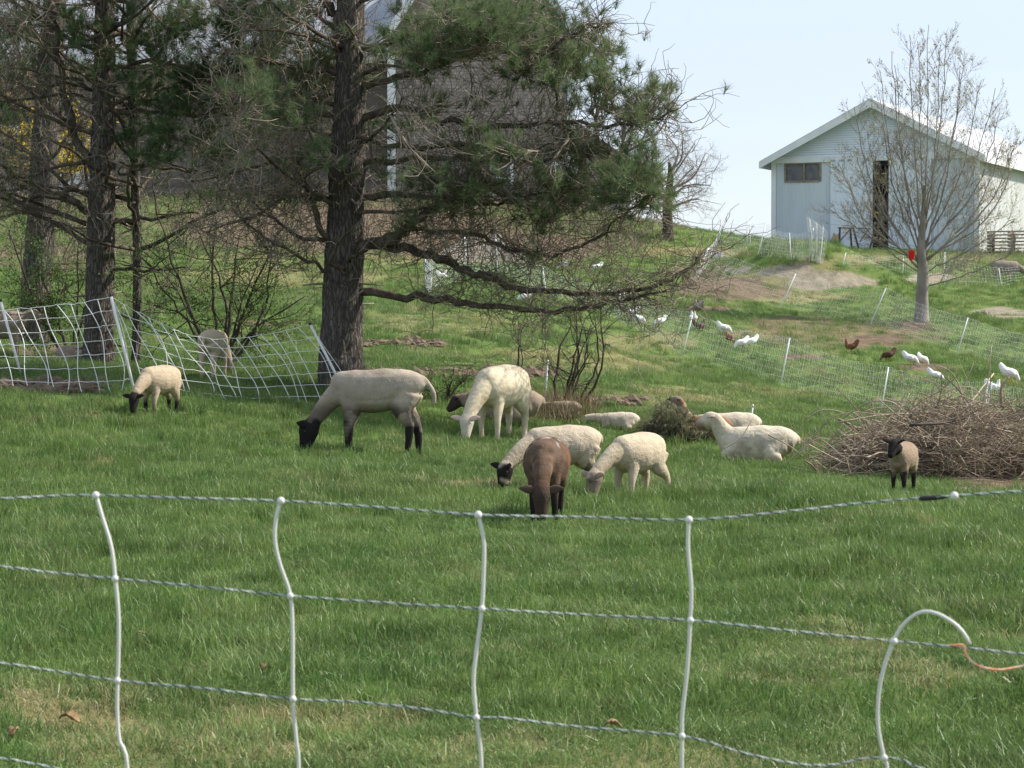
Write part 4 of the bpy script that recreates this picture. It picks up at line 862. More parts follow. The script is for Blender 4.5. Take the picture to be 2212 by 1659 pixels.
    for i_, (fx_, sd) in enumerate(((1, 1), (1, -1), (-1, 1), (-1, -1))):
        y_ = .10*sd*bw*splay
        if not lie:
            st = step[i_]; L1 = dz
            if fx_ > 0:
                x_ = X(.26); gz = fz(x_+st, y_)
                ch('leg', [(x_-.01, y_*.75, .54+L1), (x_-.03, y_*.9, .40+L1*.8), (x_+st*.45, y_, .235+L1*.45+gz*.4), (x_+st*.85, y_, .09+gz), (x_+st, y_, .03+gz), (x_+.02+st, y_, .0+gz)], [.085*bw, .066, .038, .028, .031, .034], [.125, .085, .043, .030, .034, .040], k=10)
            else:
                x_ = X(-.31); gz = fz(x_-.05+st, y_)
                ch('leg', [(x_+.0, y_*.8, .56+L1), (x_+.035, y_*1.0, .41+L1*.8), (x_-.055+st*.5, y_, .275+L1*.5+gz*.4), (x_-.055+st*.9, y_, .10+gz), (x_-.05+st, y_, .03+gz), (x_-.03+st, y_, .0+gz)], [.115*bw, .088, .044, .030, .032, .035], [.165, .122, .052, .032, .035, .041], k=10)
        else:
            x_ = X(.27) if fx_ > 0 else X(-.26)
            if fx_ > 0: ch('leg', [(x_-.05, y_*1.2, .20), (x_+.10, y_*1.4, .10), (x_+.02, y_*1.5, .04), (x_-.08, y_*1.5, .035)], [.06, .05, .035, .03], [.07, .05, .035, .03], k=10)
            else: ch('leg', [(x_-.05, y_*1.1, .24), (x_+.10, y_*1.9, .13), (x_-.02, y_*2.0, .06), (x_+.16, y_*2.1, .04)], [.09, .08, .045, .035], [.12, .09, .045, .035], k=10)
    if tail == 'long': ch('tail', [(X(-.44), 0, .70+dz), (X(-.50), 0, .66+dz), (X(-.53)-.03, 0, .57+dz), (X(-.53)-.045, 0, .49+dz), (X(-.53)-.03, 0, .43+dz)], [.05, .036, .028, .024, .018], [.04, .032, .028, .024, .018], k=10)
    else: ch('tail', [(X(-.44), 0, .68+dz), (X(-.49), 0, .64+dz), (X(-.505), 0, .57+dz)], [.05, .04, .028], [.05, .04, .028], k=10)
    me = remeshed(mb, voxel*max(S, .6), 6)
    n_ = len(me.vertices); co = np.empty(n_*3); me.vertices.foreach_get('co', co); co = co.reshape(-1, 3)
    nr = np.empty(n_*3); me.vertices.foreach_get('normal', nr); nr = nr.reshape(-1, 3)
    # nearest chain -> coat colour
    best = np.full(n_, 9.0); kind = np.zeros(n_, int); par = np.zeros(n_); kinds = {'torso': 0, 'neck': 1, 'head': 2, 'leg': 3, 'tail': 4}
    scl = {'torso': .20, 'neck': .10, 'head': .065, 'leg': .05, 'tail': .04}
    for kd, sp, ti in chains:
        dd = np.linalg.norm(co[:, None]-sp[None], axis=2); j_ = dd.argmin(1); v_ = dd[np.arange(n_), j_]/(scl[kd]*S)
        k_ = v_ < best; best[k_] = v_[k_]; kind[k_] = kinds[kd]; par[k_] = ti[j_[k_]]
    lo = co/S
    hp = (lo-poll)@hd_/HL; ha = np.linalg.norm(lo-poll-np.outer((lo-poll)@hd_, hd_), axis=1); hm = (ha < .125*hs) & (hp < 1.3) & (hp > -.35) & (kind != 3)
    kind[hm & (hp > -.1)] = 2
    nz = (vnoise(lo[:, 0]*14+lo[:, 1]*9, lo[:, 2]*14-lo[:, 1]*7, 33)-.5)
    c = np.tile(np.array(wool), (n_, 1)); 
    big = vnoise(lo[:, 0]*4.5+lo[:, 1]*3, lo[:, 2]*5-lo[:, 1]*2.5, 61)*.6+vnoise(lo[:, 0]*11-lo[:, 1]*6, lo[:, 2]*9+lo[:, 1]*5, 62)*.4
    c *= (1+nz*.14)[:, None]; fd = np.clip((big-.5)*2.6, 0, 1)[:, None]*dirt; c = c*(1-fd)+c*np.array((.62, .55, .46))*fd
    if streak: fs_ = np.clip((vnoise(lo[:, 0]*2.2, lo[:, 2]*26, 63)-.60)*4, 0, 1)[:, None]*.35*(kind == 0)[:, None]; c = c*(1-fs_)+np.array((.50, .44, .36))*fs_
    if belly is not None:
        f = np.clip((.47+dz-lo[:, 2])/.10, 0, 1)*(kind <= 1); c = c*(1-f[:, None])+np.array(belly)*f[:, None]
    for (qx, qy, qz, qr, qc) in patches:
        f = np.clip(1.5-np.sqrt((lo[:, 0]-qx)**2+(lo[:, 1]-qy)**2+(lo[:, 2]-qz)**2)/qr+nz*1.6, 0, 1)[:, None]*.85; c = c*(1-f)+np.array(qc)*f
    f = np.where(kind == 3, np.clip((par-legt+nz*.25)/legw, 0, 1), 0)[:, None]; c = c*(1-f)+np.array(leg)*f
    f = np.where(hm, np.clip((hp-headblend+.12+nz*.25)/.14, 0, 1), 0)[:, None]; c = c*(1-f)+np.array(head)*f
    if hblaze is not None: f = np.where(hm, np.clip((hp-.62+nz*.3)/.15, 0, 1), 0)[:, None]; c = c*(1-f)+np.array(hblaze)*f
    for (ht, hl, hr, hc) in hpatch:
        lat = (lo-poll)@side/hs; f = np.where(hm, np.clip(1.6-np.sqrt(((hp-ht)*.25)**2+(lat-hl)**2)/hr+nz*1.2, 0, 1), 0)[:, None]*.85; c = c*(1-f)+np.array(hc)*f
    amp = np.where(kind <= 1, fuzz, fuzz*.25); fz_ = (vnoise(lo[:, 0]*38+lo[:, 1]*21, lo[:, 2]*38-lo[:, 1]*17, 34)-.5)+.7*(vnoise(lo[:, 0]*75-lo[:, 1]*50, lo[:, 2]*75+lo[:, 1]*55, 35)-.5)
    lump = (vnoise(lo[:, 0]*7+lo[:, 1]*5, lo[:, 2]*7-lo[:, 1]*4, 36)-.5)*.010*(kind == 0)
    co = co+nr*((fz_*amp*2+lump)*S)[:, None]
    # ears, joined into the same skin
    eb = MB()
    for sd in (1, -1):
        b0 = (poll+hd_*.035+hn*.03+side*sd*.045)*S; dr = nrm(side*sd*1.0+hn*(.12+earang)-hd_*.28); e_ = .135*hs*S*earl
        pp = np.array([b0+dr*e_*f-np.array((0, 0, .02*f*f*S)) for f in np.linspace(0, 1, 7)])
        loft(eb, pp, np.array([.018, .026, .031, .031, .026, .016, .004])*hs*S, np.array([.014, .011, .009, .008, .007, .006, .003])*hs*S, nrm(np.cross(dr, hn)), 8)
    # short wool fibres over the fleece
    nh = int(hair*S*S); fcol = None
    if nh:
        ii = RNG.choice(np.where(kind <= 1)[0], nh); dr_ = nr[ii]*.8+RNG.normal(size=(nh, 3))*.45+np.array((-.25, 0, -.35)); dr_ /= np.linalg.norm(dr_, axis=1)[:, None]
        b_ = co[ii]+RNG.normal(size=(nh, 3))*.004; L_ = (hairl*RNG.uniform(.5, 1.2, nh))[:, None]; sv = np.cross(dr_, RNG.normal(size=(nh, 3))); sv /= np.linalg.norm(sv, axis=1)[:, None]
        eb.add(np.stack([b_-sv*.0022, b_+sv*.0022, b_+dr_*L_], 1).reshape(-1, 3), np.arange(3*nh).reshape(-1, 3)); fcol = np.repeat(c[ii]*RNG.uniform(.93, 1.05, (nh, 1)), 3, axis=0)
    V2 = np.concatenate(eb.V); T2 = np.concatenate(eb.T); Q2 = np.concatenate(eb.Q)
    fl = np.empty(len(me.loops), np.int32); me.loops.foreach_get('vertex_index', fl); ls = np.empty(len(me.polygons), np.int32); me.polygons.foreach_get('loop_start', ls); lt = np.diff(np.append(ls, len(fl)))
    o_ = MB(); q4 = np.array([fl[a:a+4] for a in ls[lt == 4]]); q3 = np.array([fl[a:a+3] for a in ls[lt == 3]]).reshape(-1, 3)
    o_.add(co, q3, q4); o_.add(V2, T2, Q2); m2 = o_.mesh('body'); bpy.data.meshes.remove(me)
    ecol = np.array(earc if earc is not None else head); nv_ = len(V2)-(len(fcol) if fcol is not None else 0); cc = np.concatenate([c, np.tile(ecol, (nv_, 1))]+([fcol] if fcol is not None else [])); cc = np.clip(cc, 0, 1)
    at = m2.attributes.new('Col', 'FLOAT_COLOR', 'POINT'); at.data.foreach_set('color', np.concatenate([cc, np.ones((len(cc), 1))], 1).astype(np.float32).ravel())
    vn = np.empty(len(m2.vertices)*3, np.float32); m2.vertices.foreach_get('vector' if False else 'normal', vn); vn = vn.reshape(-1, 3)
    if fcol is not None: vn[-len(fcol):] = np.repeat(vn[ii], 3, axis=0)
    m2.normals_split_custom_set_from_vertices(vn.tolist())
    m2.materials.append(M['fleece']); b = bpy.data.objects.new('body', m2); COL.objects.link(b); b.parent = t
    if eyes:
        for sd in (1, -1):
            e = (poll+hd_*HL*.30+hn*.030*hs+side*sd*.056*hs)*S; q = MB(); r_ = .011*hs*S
            q.tube([e-side*sd*r_*.9, e-side*sd*r_*.5, e, e+side*sd*r_*.5, e+side*sd*r_*.9], [r_*.3, r_*.85, r_, r_*.85, r_*.3], 8)
            eo = bpy.data.objects.new('eye', q.mesh('eye')); eo.data.materials.append(M['eye']); COL.objects.link(eo); eo.parent = t
    return t

# the flock
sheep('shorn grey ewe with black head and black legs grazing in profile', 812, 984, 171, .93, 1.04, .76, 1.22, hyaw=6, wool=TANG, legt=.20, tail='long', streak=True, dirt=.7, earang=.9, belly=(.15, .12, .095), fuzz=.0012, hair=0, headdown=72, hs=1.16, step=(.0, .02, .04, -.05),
      patches=[(-.30, 0, .80, .10, (.46, .39, .30)), (-.42, 0, .62, .12, (.44, .37, .28)), (-.22, .12, .42, .07, (.06, .045, .035)), (.17, .14, .42, .05, (.07, .05, .04))], headblend=-.12)  # hip and crease patches are shading put into the coat colour
sheep('big white ewe with white face and pink ears grazing toward the camera', 1082, 952, 241, 1.05, .95, .98, 1.05, hyaw=-6, wool=WHITE, head=(.58, .52, .43), leg=(.50, .41, .28), legt=.6, hblaze=(.56, .49, .41), tail='long', earc=(.64, .47, .40), headdown=78, earl=1.15, patches=[(-.1, .1, .76, .05, (.52, .44, .32)), (.2, .0, .62, .06, (.50, .41, .29))], hairl=.02)
sheep('cream lamb with black and white face half hidden by the brown lamb', 1213, 1064, 197, .67, .95, 1.04, .95, hyaw=24, hs=1.18, wool=CREAM, legt=.12, hblaze=BLACKF, headblend=.0, name='lamb', headdown=74, earang=.35, hpatch=[(.12, .01, .025, (.40, .33, .25)), (.62, .035, .018, (.36, .30, .23))], step=(.04, -.05, .05, -.06), patches=[(.36, -.05, .50, .05, (.10, .07, .06))])
sheep('brown lamb with white shoulder spots grazing straight toward the camera', 1180, 1124, 264, .70, .95, 1.0, .98, hyaw=4, hs=1.25, wool=BROWN, head=(.060, .042, .032), leg=BLACKF, legt=.12, name='lamb', headdown=78, headblend=.0,
      dirt=.9, patches=[(.26, 0, .64, .16, (.125, .088, .064)), (.42, 0, .46, .12, (.19, .135, .095)), (-.30, 0, .77, .15, (.19, .078, .034)), (-.05, .2, .55, .13, (.17, .075, .036)), (-.05, -.2, .55, .13, (.17, .075, .036)), (.0, .0, .80, .05, (.36, .28, .23)),
               (.14, .12, .735, .035, (.52, .47, .43)), (.03, -.13, .755, .032, (.50, .44, .40)), (-.06, .12, .765, .026, (.50, .44, .40)), (.17, -.15, .66, .03, (.40, .32, .26)), (-.12, -.05, .80, .024, (.46, .38, .33))], earc=(.08, .055, .042))
sheep('cream lamb with speckled grey face grazing on the right of the brown lamb', 1376, 1082, 231, .645, .92, 1.0, 1.0, hyaw=-12, hs=1.2, wool=(.50, .42, .31), head=(.20, .16, .125), leg=(.40, .33, .25), legt=.55, name='lamb', headdown=78, headblend=.10, hblaze=(.13, .10, .08), step=(.02, -.03, -.16, .02), earc=(.30, .22, .18), splay=1.1, hpatch=[(.35, .03, .02, (.09, .07, .055)), (.5, -.03, .018, (.09, .07, .055)), (.15, 0, .02, (.36, .30, .23))])
sheep('cream lamb with black face and black legs by the leaning netting post', 345, 896, 240, .64, .92, .98, 1.0, hyaw=10, hs=1.15, wool=(.44, .355, .255), legt=.27, name='lamb', headdown=74, headblend=-.1, hblaze=BLACKF, step=(.03, -.02, .04, -.03))
sheep('small black-faced lamb standing alert before the brush pile', 1950, 1068, 246, .53, .88, .92, 1.08, pose='up', hyaw=-8, hs=1.22, wool=(.27, .205, .150), legt=.08, name='lamb', headdown=42, headblend=-.1, neckdrop=.10, step=(.04, -.03, .03, -.09), earang=.4)
sheep('white ewe lying with raised head at the edge of the brush pile', 1632, 1001, 174, .90, 1.0, 1.0, 1.0, pose='lie', hyaw=0, wool=(.57, .51, .40), head=(.57, .50, .40), leg=(.5, .4, .3), headdown=18, earc=(.48, .37, .30), neckdrop=.04, hblaze=(.30, .22, .19), patches=[(-.1, .16, .2, .12, (.36, .31, .25)), (.15, .2, .2, .1, (.33, .28, .23)), (-.4, .1, .16, .07, (.3, .24, .18))])
sheep('white sheep lying behind the head-up white ewe', 1580, 948, 186, .72, 1.0, 1.0, pose='lie_graze', wool=(.56, .50, .40), head=(.55, .48, .39), leg=(.5, .4, .3), eyes=False, voxel=.018)
sheep('brown-bodied sheep with dark ears lying behind the cut evergreen bough', 1524, 954, 160, .70, .9, .9, pose='lie', hyaw=20, wool=(.27, .165, .095), head=(.24, .19, .155), leg=(.2, .14, .09), hblaze=BLACKF, headdown=-2, earc=BLACKF, neckdrop=-.10, eyes=False, voxel=.018, headblend=.0, patches=[(.42, 0, .46, .12, (.50, .42, .35))])
sheep('white sheep lying low in the grass left of the cut evergreen bough', 1335, 926, 184, .52, 1.0, .9, pose='lie_graze', wool=(.57, .50, .42), head=(.52, .45, .38), leg=(.5, .4, .3), eyes=False, voxel=.018, sink=.03)
sheep('tan dark-faced sheep lying behind the big white ewe', 1082, 914, 178, .92, 1.1, 1.0, 1.0, hyaw=-8, wool=(.31, .245, .19), head=(.06, .045, .04), leg=(.2, .15, .12), headdown=40, pose='lie', neckdrop=.26, eyes=False, voxel=.018)
sheep('pale spotted sheep lying among the bare saplings', 1216, 905, 160, .50, .95, .95, pose='lie_graze', wool=(.36, .29, .23), head=(.22, .16, .13), leg=(.2, .14, .1), eyes=False, voxel=.018, patches=[(-.2, -.15, .3, .07, (.56, .47, .39)), (.1, -.18, .28, .06, (.54, .46, .38)), (-.05, -.1, .38, .05, (.15, .10, .08))])
sheep('dark brown sheep with grey face lying at the foot of the big pine', 792, 856, 6, .74, 1.0, .9, pose='lie', wool=(.055, .038, .030), head=(.24, .20, .17), leg=(.05, .035, .03), headdown=22, neckdrop=.20, eyes=False, voxel=.018, earc=(.05, .04, .035))
sheep('grey sheep at the left edge behind the netting', 0, 775, 8, .85, 1.0, 1.0, 1.0, pose='up', wool=(.25, .205, .165), head=(.30, .25, .20), leg=(.2, .16, .13), neckdrop=.16, headdown=14, eyes=False, voxel=.018)
sheep('pale sheep resting between the left pine trunks', 165, 786, 10, .55, 1.0, .9, pose='lie_graze', wool=(.33, .265, .21), head=(.15, .11, .09), leg=(.2, .15, .12), eyes=False, voxel=.02, patches=[(.1, -.15, .3, .08, (.50, .43, .35))])
sheep('cream sheep seen from behind through the leafy shrub stems', 463, 815, 76, .72, .9, .95, 1.0, wool=(.46, .39, .27), head=(.3, .24, .19), leg=(.38, .31, .23), eyes=False, voxel=.018, tail='long')
sheep('woolly sheep grazing alone far up the slope near the right edge', 2172, 609, -8, 1.0, 1.0, 1.1, .85, wool=(.27, .23, .19), head=(.15, .125, .11), leg=(.09, .075, .065), eyes=False, voxel=.02)

# --- hens
M['hen_white'] = mat('white_feather', (.82, .82, .80), (.74, .73, .70), 20, .85)
M['hen_brown'] = mat('brown_feather', (.11, .055, .032), (.06, .032, .022), 18, .8)
M['hen_red'] = mat('russet_feather', (.22, .088, .048), (.14, .06, .036), 18, .8)
M['hen_grey'] = mat('grey_feather', (.22, .20, .19), (.35, .32, .29), 18, .85)
M['comb'] = mat('red_comb', (.55, .03, .03), None, rough=.6)
M['beak'] = mat('yellow_beak', (.60, .38, .08), None, rough=.6)
def hen_parts(pose):
    b = MB(); 
    if pose == 'peck': path = [(-.225, 0, .36), (-.19, 0, .31), (-.13, 0, .235), (-.05, 0, .19), (.03, 0, .175), (.09, 0, .165), (.14, 0, .12), (.17, 0, .075), (.19, 0, .05), (.205, 0, .038)]
    else: path = [(-.215, 0, .37), (-.185, 0, .315), (-.13, 0, .23), (-.05, 0, .185), (.03, 0, .18), (.085, 0, .205), (.105, 0, .27), (.115, 0, .325), (.13, 0, .345), (.15, 0, .345)]
    rw = [.012, .022, .062, .092, .092, .070, .042, .032, .028, .015]; rh = [.035, .060, .075, .088, .090, .072, .045, .032, .027, .014]
    sp = smooth_path(path, 30); ti = np.linspace(0, 1, 30); t9 = np.linspace(0, 1, 10)
    loft(b, sp, np.interp(ti, t9, rw), np.interp(ti, t9, rh), (0, 1, 0), 12)
    for sd in (1, -1): loft(b, np.array([(-.13, sd*.072, .225), (-.06, sd*.095, .20), (.02, sd*.098, .19), (.06, sd*.08, .19)]), np.array([.008, .016, .018, .006]), np.array([.02, .055, .055, .02]), (0, 1, 0), 8)
    hx, hz_ = path[-2][0], path[-2][2]; dr = nrm(np.array(path[-1])-np.array(path[-2]))
    cm = MB(); upn = np.array((-dr[2], 0, dr[0]))
    c0 = np.array((hx-.01, 0, hz_))+upn*.022
    cm.prism([c0-dr*.03, c0-dr*.03+upn*.026, c0-dr*.012+upn*.016, c0+upn*.03, c0+dr*.012+upn*.015, c0+dr*.022+upn*.022, c0+dr*.028], (0, .007, 0))
    cm.prism([c0-upn*.045+dr*.012, c0-upn*.045+dr*.028, c0-upn*.072+dr*.02], (0, .007, 0))
    bk = MB(); e = np.array(path[-1]); bk.tube([e-dr*.005, e+dr*.028], [.009, .001], 6)
    lg = []
    for sd in (1, -1):
        l = MB(); l.tube([(0, sd*.04, .13), (.012, sd*.042, .07), (0, sd*.042, .012)], [.016, .009, .007], 6)
        for a in (-.5, 0, .5): l.tube([(0, sd*.042, .012), (.05*math.cos(a), sd*.042+.05*math.sin(a), .005)], [.006, .003], 4)
        lg.append(l.mesh('leg'))
    return b.mesh('body'), cm.mesh('comb', False), bk.mesh('beak'), lg
HEN = {p: hen_parts(p) for p in ('stand', 'peck')}
def hen(px, py, yaw, pose, colr, label, loc=None, S=1.0):
    g = G(px, py) if loc is None else loc; t = thing('hen', label, 'hen', g, 'hens on the hillside', math.radians(yaw)); t.scale = (S, S, S)
    bm, cm, bk, lg = HEN[pose]
    def part(nm, me, m):
        me = me if m is None else me.copy(); me.materials.clear(); me.materials.append(m); o = bpy.data.objects.new(nm, me); COL.objects.link(o); o.parent = t
    part('body', bm, M['hen_'+colr]); part('comb', cm, M['comb']); part('beak', bk, M['beak'])
    for l in lg: part('leg', l, M['beak'])
    return t
for a in [(1366,690,150,'stand','white','upper of two white hens at the left end of the hen netting'),(1381,702,-20,'peck','white','lower of two white hens at the left end of the hen netting'),
 (1424,708,200,'peck','white','white hen pecking alone just right of the pair under the pine boughs'),(1498,700,-80,'stand','white','white hen standing upright beside the leftmost leaning white post'),
 (1512,718,20,'stand','brown','dark brown hen beside the leftmost leaning white post'),(1566,722,-10,'peck','white','white hen with raised tail above the russet hen'),(1576,743,-60,'peck','red','russet hen between the white hens'),
 (1600,755,-160,'peck','white','left one of two white hens pecking side by side'),(1621,752,200,'peck','white','right one of two white hens pecking side by side'),(1837,763,160,'stand','red','reddish brown hen on the bare slope left of the dark hen'),
 (1917,781,190,'peck','brown','dark hen with black tail on the bare slope'),(1968,788,-10,'peck','white','left white hen of the touching pair below the maple'),(1995,791,40,'peck','white','right white hen of the touching pair below the maple'),
 (2023,826,-8,'peck','white','white hen with tail up walking toward the brush pile'),(2147,852,0,'stand','white','white hen standing behind the brush pile near the right edge'),
 (1288,588,190,'peck','white','white hen high on the slope under the pine bough tips'),(956,608,30,'stand','white','white hen by the bundled netting post left under the pine'),(1130,655,170,'peck','white','white hen seen through the low pine boughs'),
 (1214,585,150,'peck','white','left white hen on the upper slope beneath the pine boughs'),(1508,680,120,'stand','grey','grey speckled hen on the slope behind the leaning post')]:
    hen(*a, S=1.15 if a[4] == 'grey' else .88)

# ------------------------------------------------------------------ fences
def polytube(q, p, r, k=4): q.tube(p, r, k, True)
def net_grid(top, bot, nu, nv, r, rv, bulge=0.0, wob=.01):
    """netting between a top and a bottom line (3D polylines)"""
    q = MB(); T_ = smooth_path(top, nu); B_ = smooth_path(bot, nu)
    nrmv = np.array((0, -1.0, 0)); G_ = []
    for s_ in np.linspace(0, 1, nv):
        row = T_*(1-s_)+B_*s_+nrmv*bulge*math.sin(PI*s_)+RNG.normal(size=(nu, 3))*wob; G_.append(row)
    G_ = np.array(G_)
    for row in G_: q.tube(row, r, 3, False)
    for k in range(nu): q.tube(G_[:, k], rv, 3, False)
    return q
def post(q, a, b, r): q.tube([a, a*.5+b*.5, b], [r, r, r*.95], 8)

def net_fence(label, bottoms, tops, m_post, netm, nu, nv, post_r, cord_r, ext=(None, None), only=None):
    """posts stand where their foot pixels meet the ground; netting hangs between them"""
    B_ = [G(*b) for b in bottoms]; T_ = []
    for b, t_, g in zip(bottoms, tops, B_): T_.append(P(t_[0], t_[1], g[1]+.05))
    t = thing('netting_fence', label, 'fence', B_[0])
    for i_, (g, tp_) in enumerate(zip(B_, T_)):
        if only is None or i_ in only:
            q = MB(); dn = nrm(g-tp_); post(q, tp_, g+dn*.12, post_r); q.build('post', m_post, t)
    nl = []; nb2 = []
    for i_ in range(len(B_)-1):
        for f in np.linspace(0, 1, 6)[:-1 if i_ < len(B_)-2 else None]:
            pt = T_[i_]*(1-f)+T_[i_+1]*f; pt = pt-np.array((0, 0, .10*4*f*(1-f))); pb = B_[i_]*(1-f)+B_[i_+1]*f; pb[2] = H(pb[0], pb[1])+.02; nl.append(pt); nb2.append(pb)
    net_grid(nl, nb2, nu, nv, cord_r, cord_r, .06).build('netting', netm, t, kind='stuff')
    return t
net_fence('fine white hen netting on leaning posts, nearer line across the slope', [(1335,694),(1474,768),(1686,831),(1903,889),(2128,915),(2330,935)], [(1350,625),(1497,676),(1706,730),(1919,793),(2142,825),(2345,840)], M['plastic_far'], M['netfar'], 270, 8, .014, .0019)
net_fence('fine white hen netting crossing the upper slope past the maple', [(1499,608),(1686,666),(1880,701),(2068,763),(2250,800)], [(1530,535),(1719,591),(1914,622),(2091,686),(2272,730)], M['plastic_far'], M['netfar'], 250, 8, .014, .0021)
net_fence('netting around the far paddock below the barn', [(1820,576),(1950,598),(2040,618),(2164,619),(2260,600)], [(1827,546),(1952,552),(2041,545),(2157,578),(2265,560)], M['plastic_far'], M['netfar'], 70, 7, .014, .003)
net_fence('short run of netting on the ridge left of the barn', [(1496,607),(1540,558),(1636,557),(1709,562),(1748,564)], [(1532,535),(1563,478),(1654,482),(1705,503),(1757,493)], M['plastic_far'], M['netfar'], 120, 9, .016, .003)
net_fence('hen netting under the pine boughs with a bundled end post', [(922,633),(1010,600),(1075,590),(1180,640),(1335,690)], [(918,556),(1003,510),(1070,500),(1172,575),(1340,622)], M['plastic_far'], M['netfar'], 150, 9, .016, .0024)
# bundled netting hanging from posts
def drape(name, label, A_, B_, zt, zb_, n_=26, r=.004):
    c = (A_+B_)/2; g = H(c[0], c[1]); t = thing(name, label, 'netting', (c[0], c[1], g)); q = MB(); rows = []
    for k in range(n_):
        f = k/(n_-1); a = A_*(1-f)+B_*f; fold = np.array((.06*math.sin(f*19), .10*math.sin(f*23+1), 0)); top = a+fold; bot = (c*.45+a*.55)+fold*.5
        top[2] = H(top[0], top[1])+zt[0]*(1-f)+zt[1]*f; bot[2] = H(bot[0], bot[1])+.01+zb_; mid = (top+bot)/2+rvec()*.03; pth = smooth_path([top, mid, bot], 8); q.tube(pth, r, 3, False); rows.append(pth)
    rows = np.array(rows)
    for j in range(8): q.tube(rows[:, j], r, 3, False)
    q.build('folds', M['netfar'], t, kind='stuff'); return t
drape('net_bundle', 'bundle of white netting draped on the ridge before the barn', P(1742,540,G(1745,566)[1]), P(1786,540,G(1745,566)[1]), (1.35, 1.1), 0, 46)
drape('net_bundle', 'gathered white netting hanging on the post under the pine', P(916,600,G(924,633)[1]), P(936,600,G(924,633)[1]), (.95, .8), 0, 24)
# loose step-in posts
def lone(label, bx_, by_, tx, ty, r=.011):
    g = G(bx_, by_); tp_ = P(tx, ty, g[1]); t = thing('fence_post', label, 'post', g, 'loose white step-in posts'); q = MB(); post(q, tp_, g-np.array((0, 0, .08)), r); q.build('shaft', M['plastic_far'], t)
    q = MB(); q.tube([tp_-np.array((0, 0, .02)), tp_+np.array((0, 0, .015))], [.016, .012], 8); q.build('cap', M['plastic'], t)
lone('white step-in post between the white ewe and the saplings', 1176, 880, 1183, 780)
lone('white step-in post behind the lying white ewe', 1620, 925, 1626, 876)
lone('thin white post on the skyline, left one of the close pair', 1613, 532, 1615, 474, .02)
lone('thin white post on the skyline, right one of the close pair', 1621, 532, 1619, 480, .02)
lone('white post beside the hen at the brush pile', 2128, 905, 2132, 838)
# small grey stone on the ridge
g = G(1536, 557); q = MB(); th = np.arange(10)*2*PI/10
V = [g+np.array((.55*math.cos(a)*U(.8, 1.1), .4*math.sin(a)*U(.8, 1.1), -.05)) for a in th]+[g+np.array((.45*math.cos(a)*U(.7, 1.1), .3*math.sin(a)*U(.8, 1.1), .2+U(-.03, .05))) for a in th]+[g+np.array((.05, 0, .32))]
q.add(V, [(10+i, 10+(i+1) % 10, 20) for i in range(10)], [(i, (i+1) % 10, 10+(i+1) % 10, 10+i) for i in range(10)]); tag(q.build('boulder', M['stone'], None, True), 'low grey boulder on the ridge at the netting', 'rock')

# --- electric netting at the left: leaning posts, sagging net of single cords
f_b = [(-300, 880), (46, 805), (293, 853), (768, 888)]
g0, g1, g2 = G(46, 812), G(292, 853), G(766, 888)
fl = thing('netting_fence', 'sagging white electric netting on leaning posts in front of the left pines', 'fence', g1)
for gg, tpx in ((g0, (2, 652)), (g1, (240, 641)), (g2, (671, 702))):
    tp_ = P(tpx[0], tpx[1], gg[1]+.1); q = MB(); dn = nrm(gg-tp_); post(q, tp_, gg+dn*.15, .016); po = q.build('post', M['plastic'], fl)
    q = MB(); q.tube([tp_-dn*.0, tp_-dn*.03], [.018, .015], 8); q.build('cap', M['black'], po)
def seg_net(topl, botl, dep_t, dep_b, xs_, lean):
    tx = np.array([a for a, b in topl]); ty = np.array([b for a, b in topl]); bx_ = np.array([a for a, b in botl]); by_ = np.array([b for a, b in botl])
    S_ = [0, .13, .27, .41, .55, .69, .84, 1.0]
    def pt(u, s_):
        x0 = u; y0 = np.interp(x0, tx, ty); x1 = u+lean*(1+.12*math.sin(u*.05)); y1 = np.interp(x1, bx_, by_)
        f = s_; curl = math.sin(PI*min(1, s_*1.05))*14+math.sin(2*PI*s_)*9*math.sin(u*.11+1)
        x = x0*(1-f)+x1*f+curl*(.8+.5*math.sin(u*.07)); y = y0*(1-f)+y1*f
        fr = np.clip((u-xs_[0])/(xs_[-1]-xs_[0]), 0, 1); d_ = (dep_t[0]*(1-fr)+dep_t[1]*fr)*(1-f)+(dep_b[0]*(1-fr)+dep_b[1]*fr)*f+.12*math.sin(PI*s_)*math.sin(u*.03)
        return P(x, y, d_)
    for s_ in S_:
        uu = np.linspace(xs_[0], xs_[-1], 40); q = MB(); pp = np.array([pt(u, s_) for u in uu]); pp[1:-1] += RNG.normal(size=(38, 3))*.004; q.tube(pp, .0034, 4); q.build('line_wire', M['net_white'], fl)
    for u in xs_:
        ss = np.linspace(0, 1, 14); q = MB(); q.tube([pt(u, s_) for s_ in ss], .0046, 4); q.build('vertical_strut', M['net_white'], fl)
seg_net([(-120,690),(-20,672),(80,664),(170,655),(240,641)], [(-120,840),(0,848),(120,858),(240,856),(330,852)], (g1[1]+.6, g1[1]+.1), (g1[1]-.1, g1[1]), np.arange(-108, 241, 29.0), 58)
seg_net([(240,641),(285,668),(330,690),(400,722),(460,733),(520,730),(600,718),(671,702)], [(290,853),(360,872),(450,878),(560,884),(660,882),(766,886)], (g1[1]+.1, g2[1]+.1), (g1[1], g2[1]), np.linspace(240, 671, 17), 88)

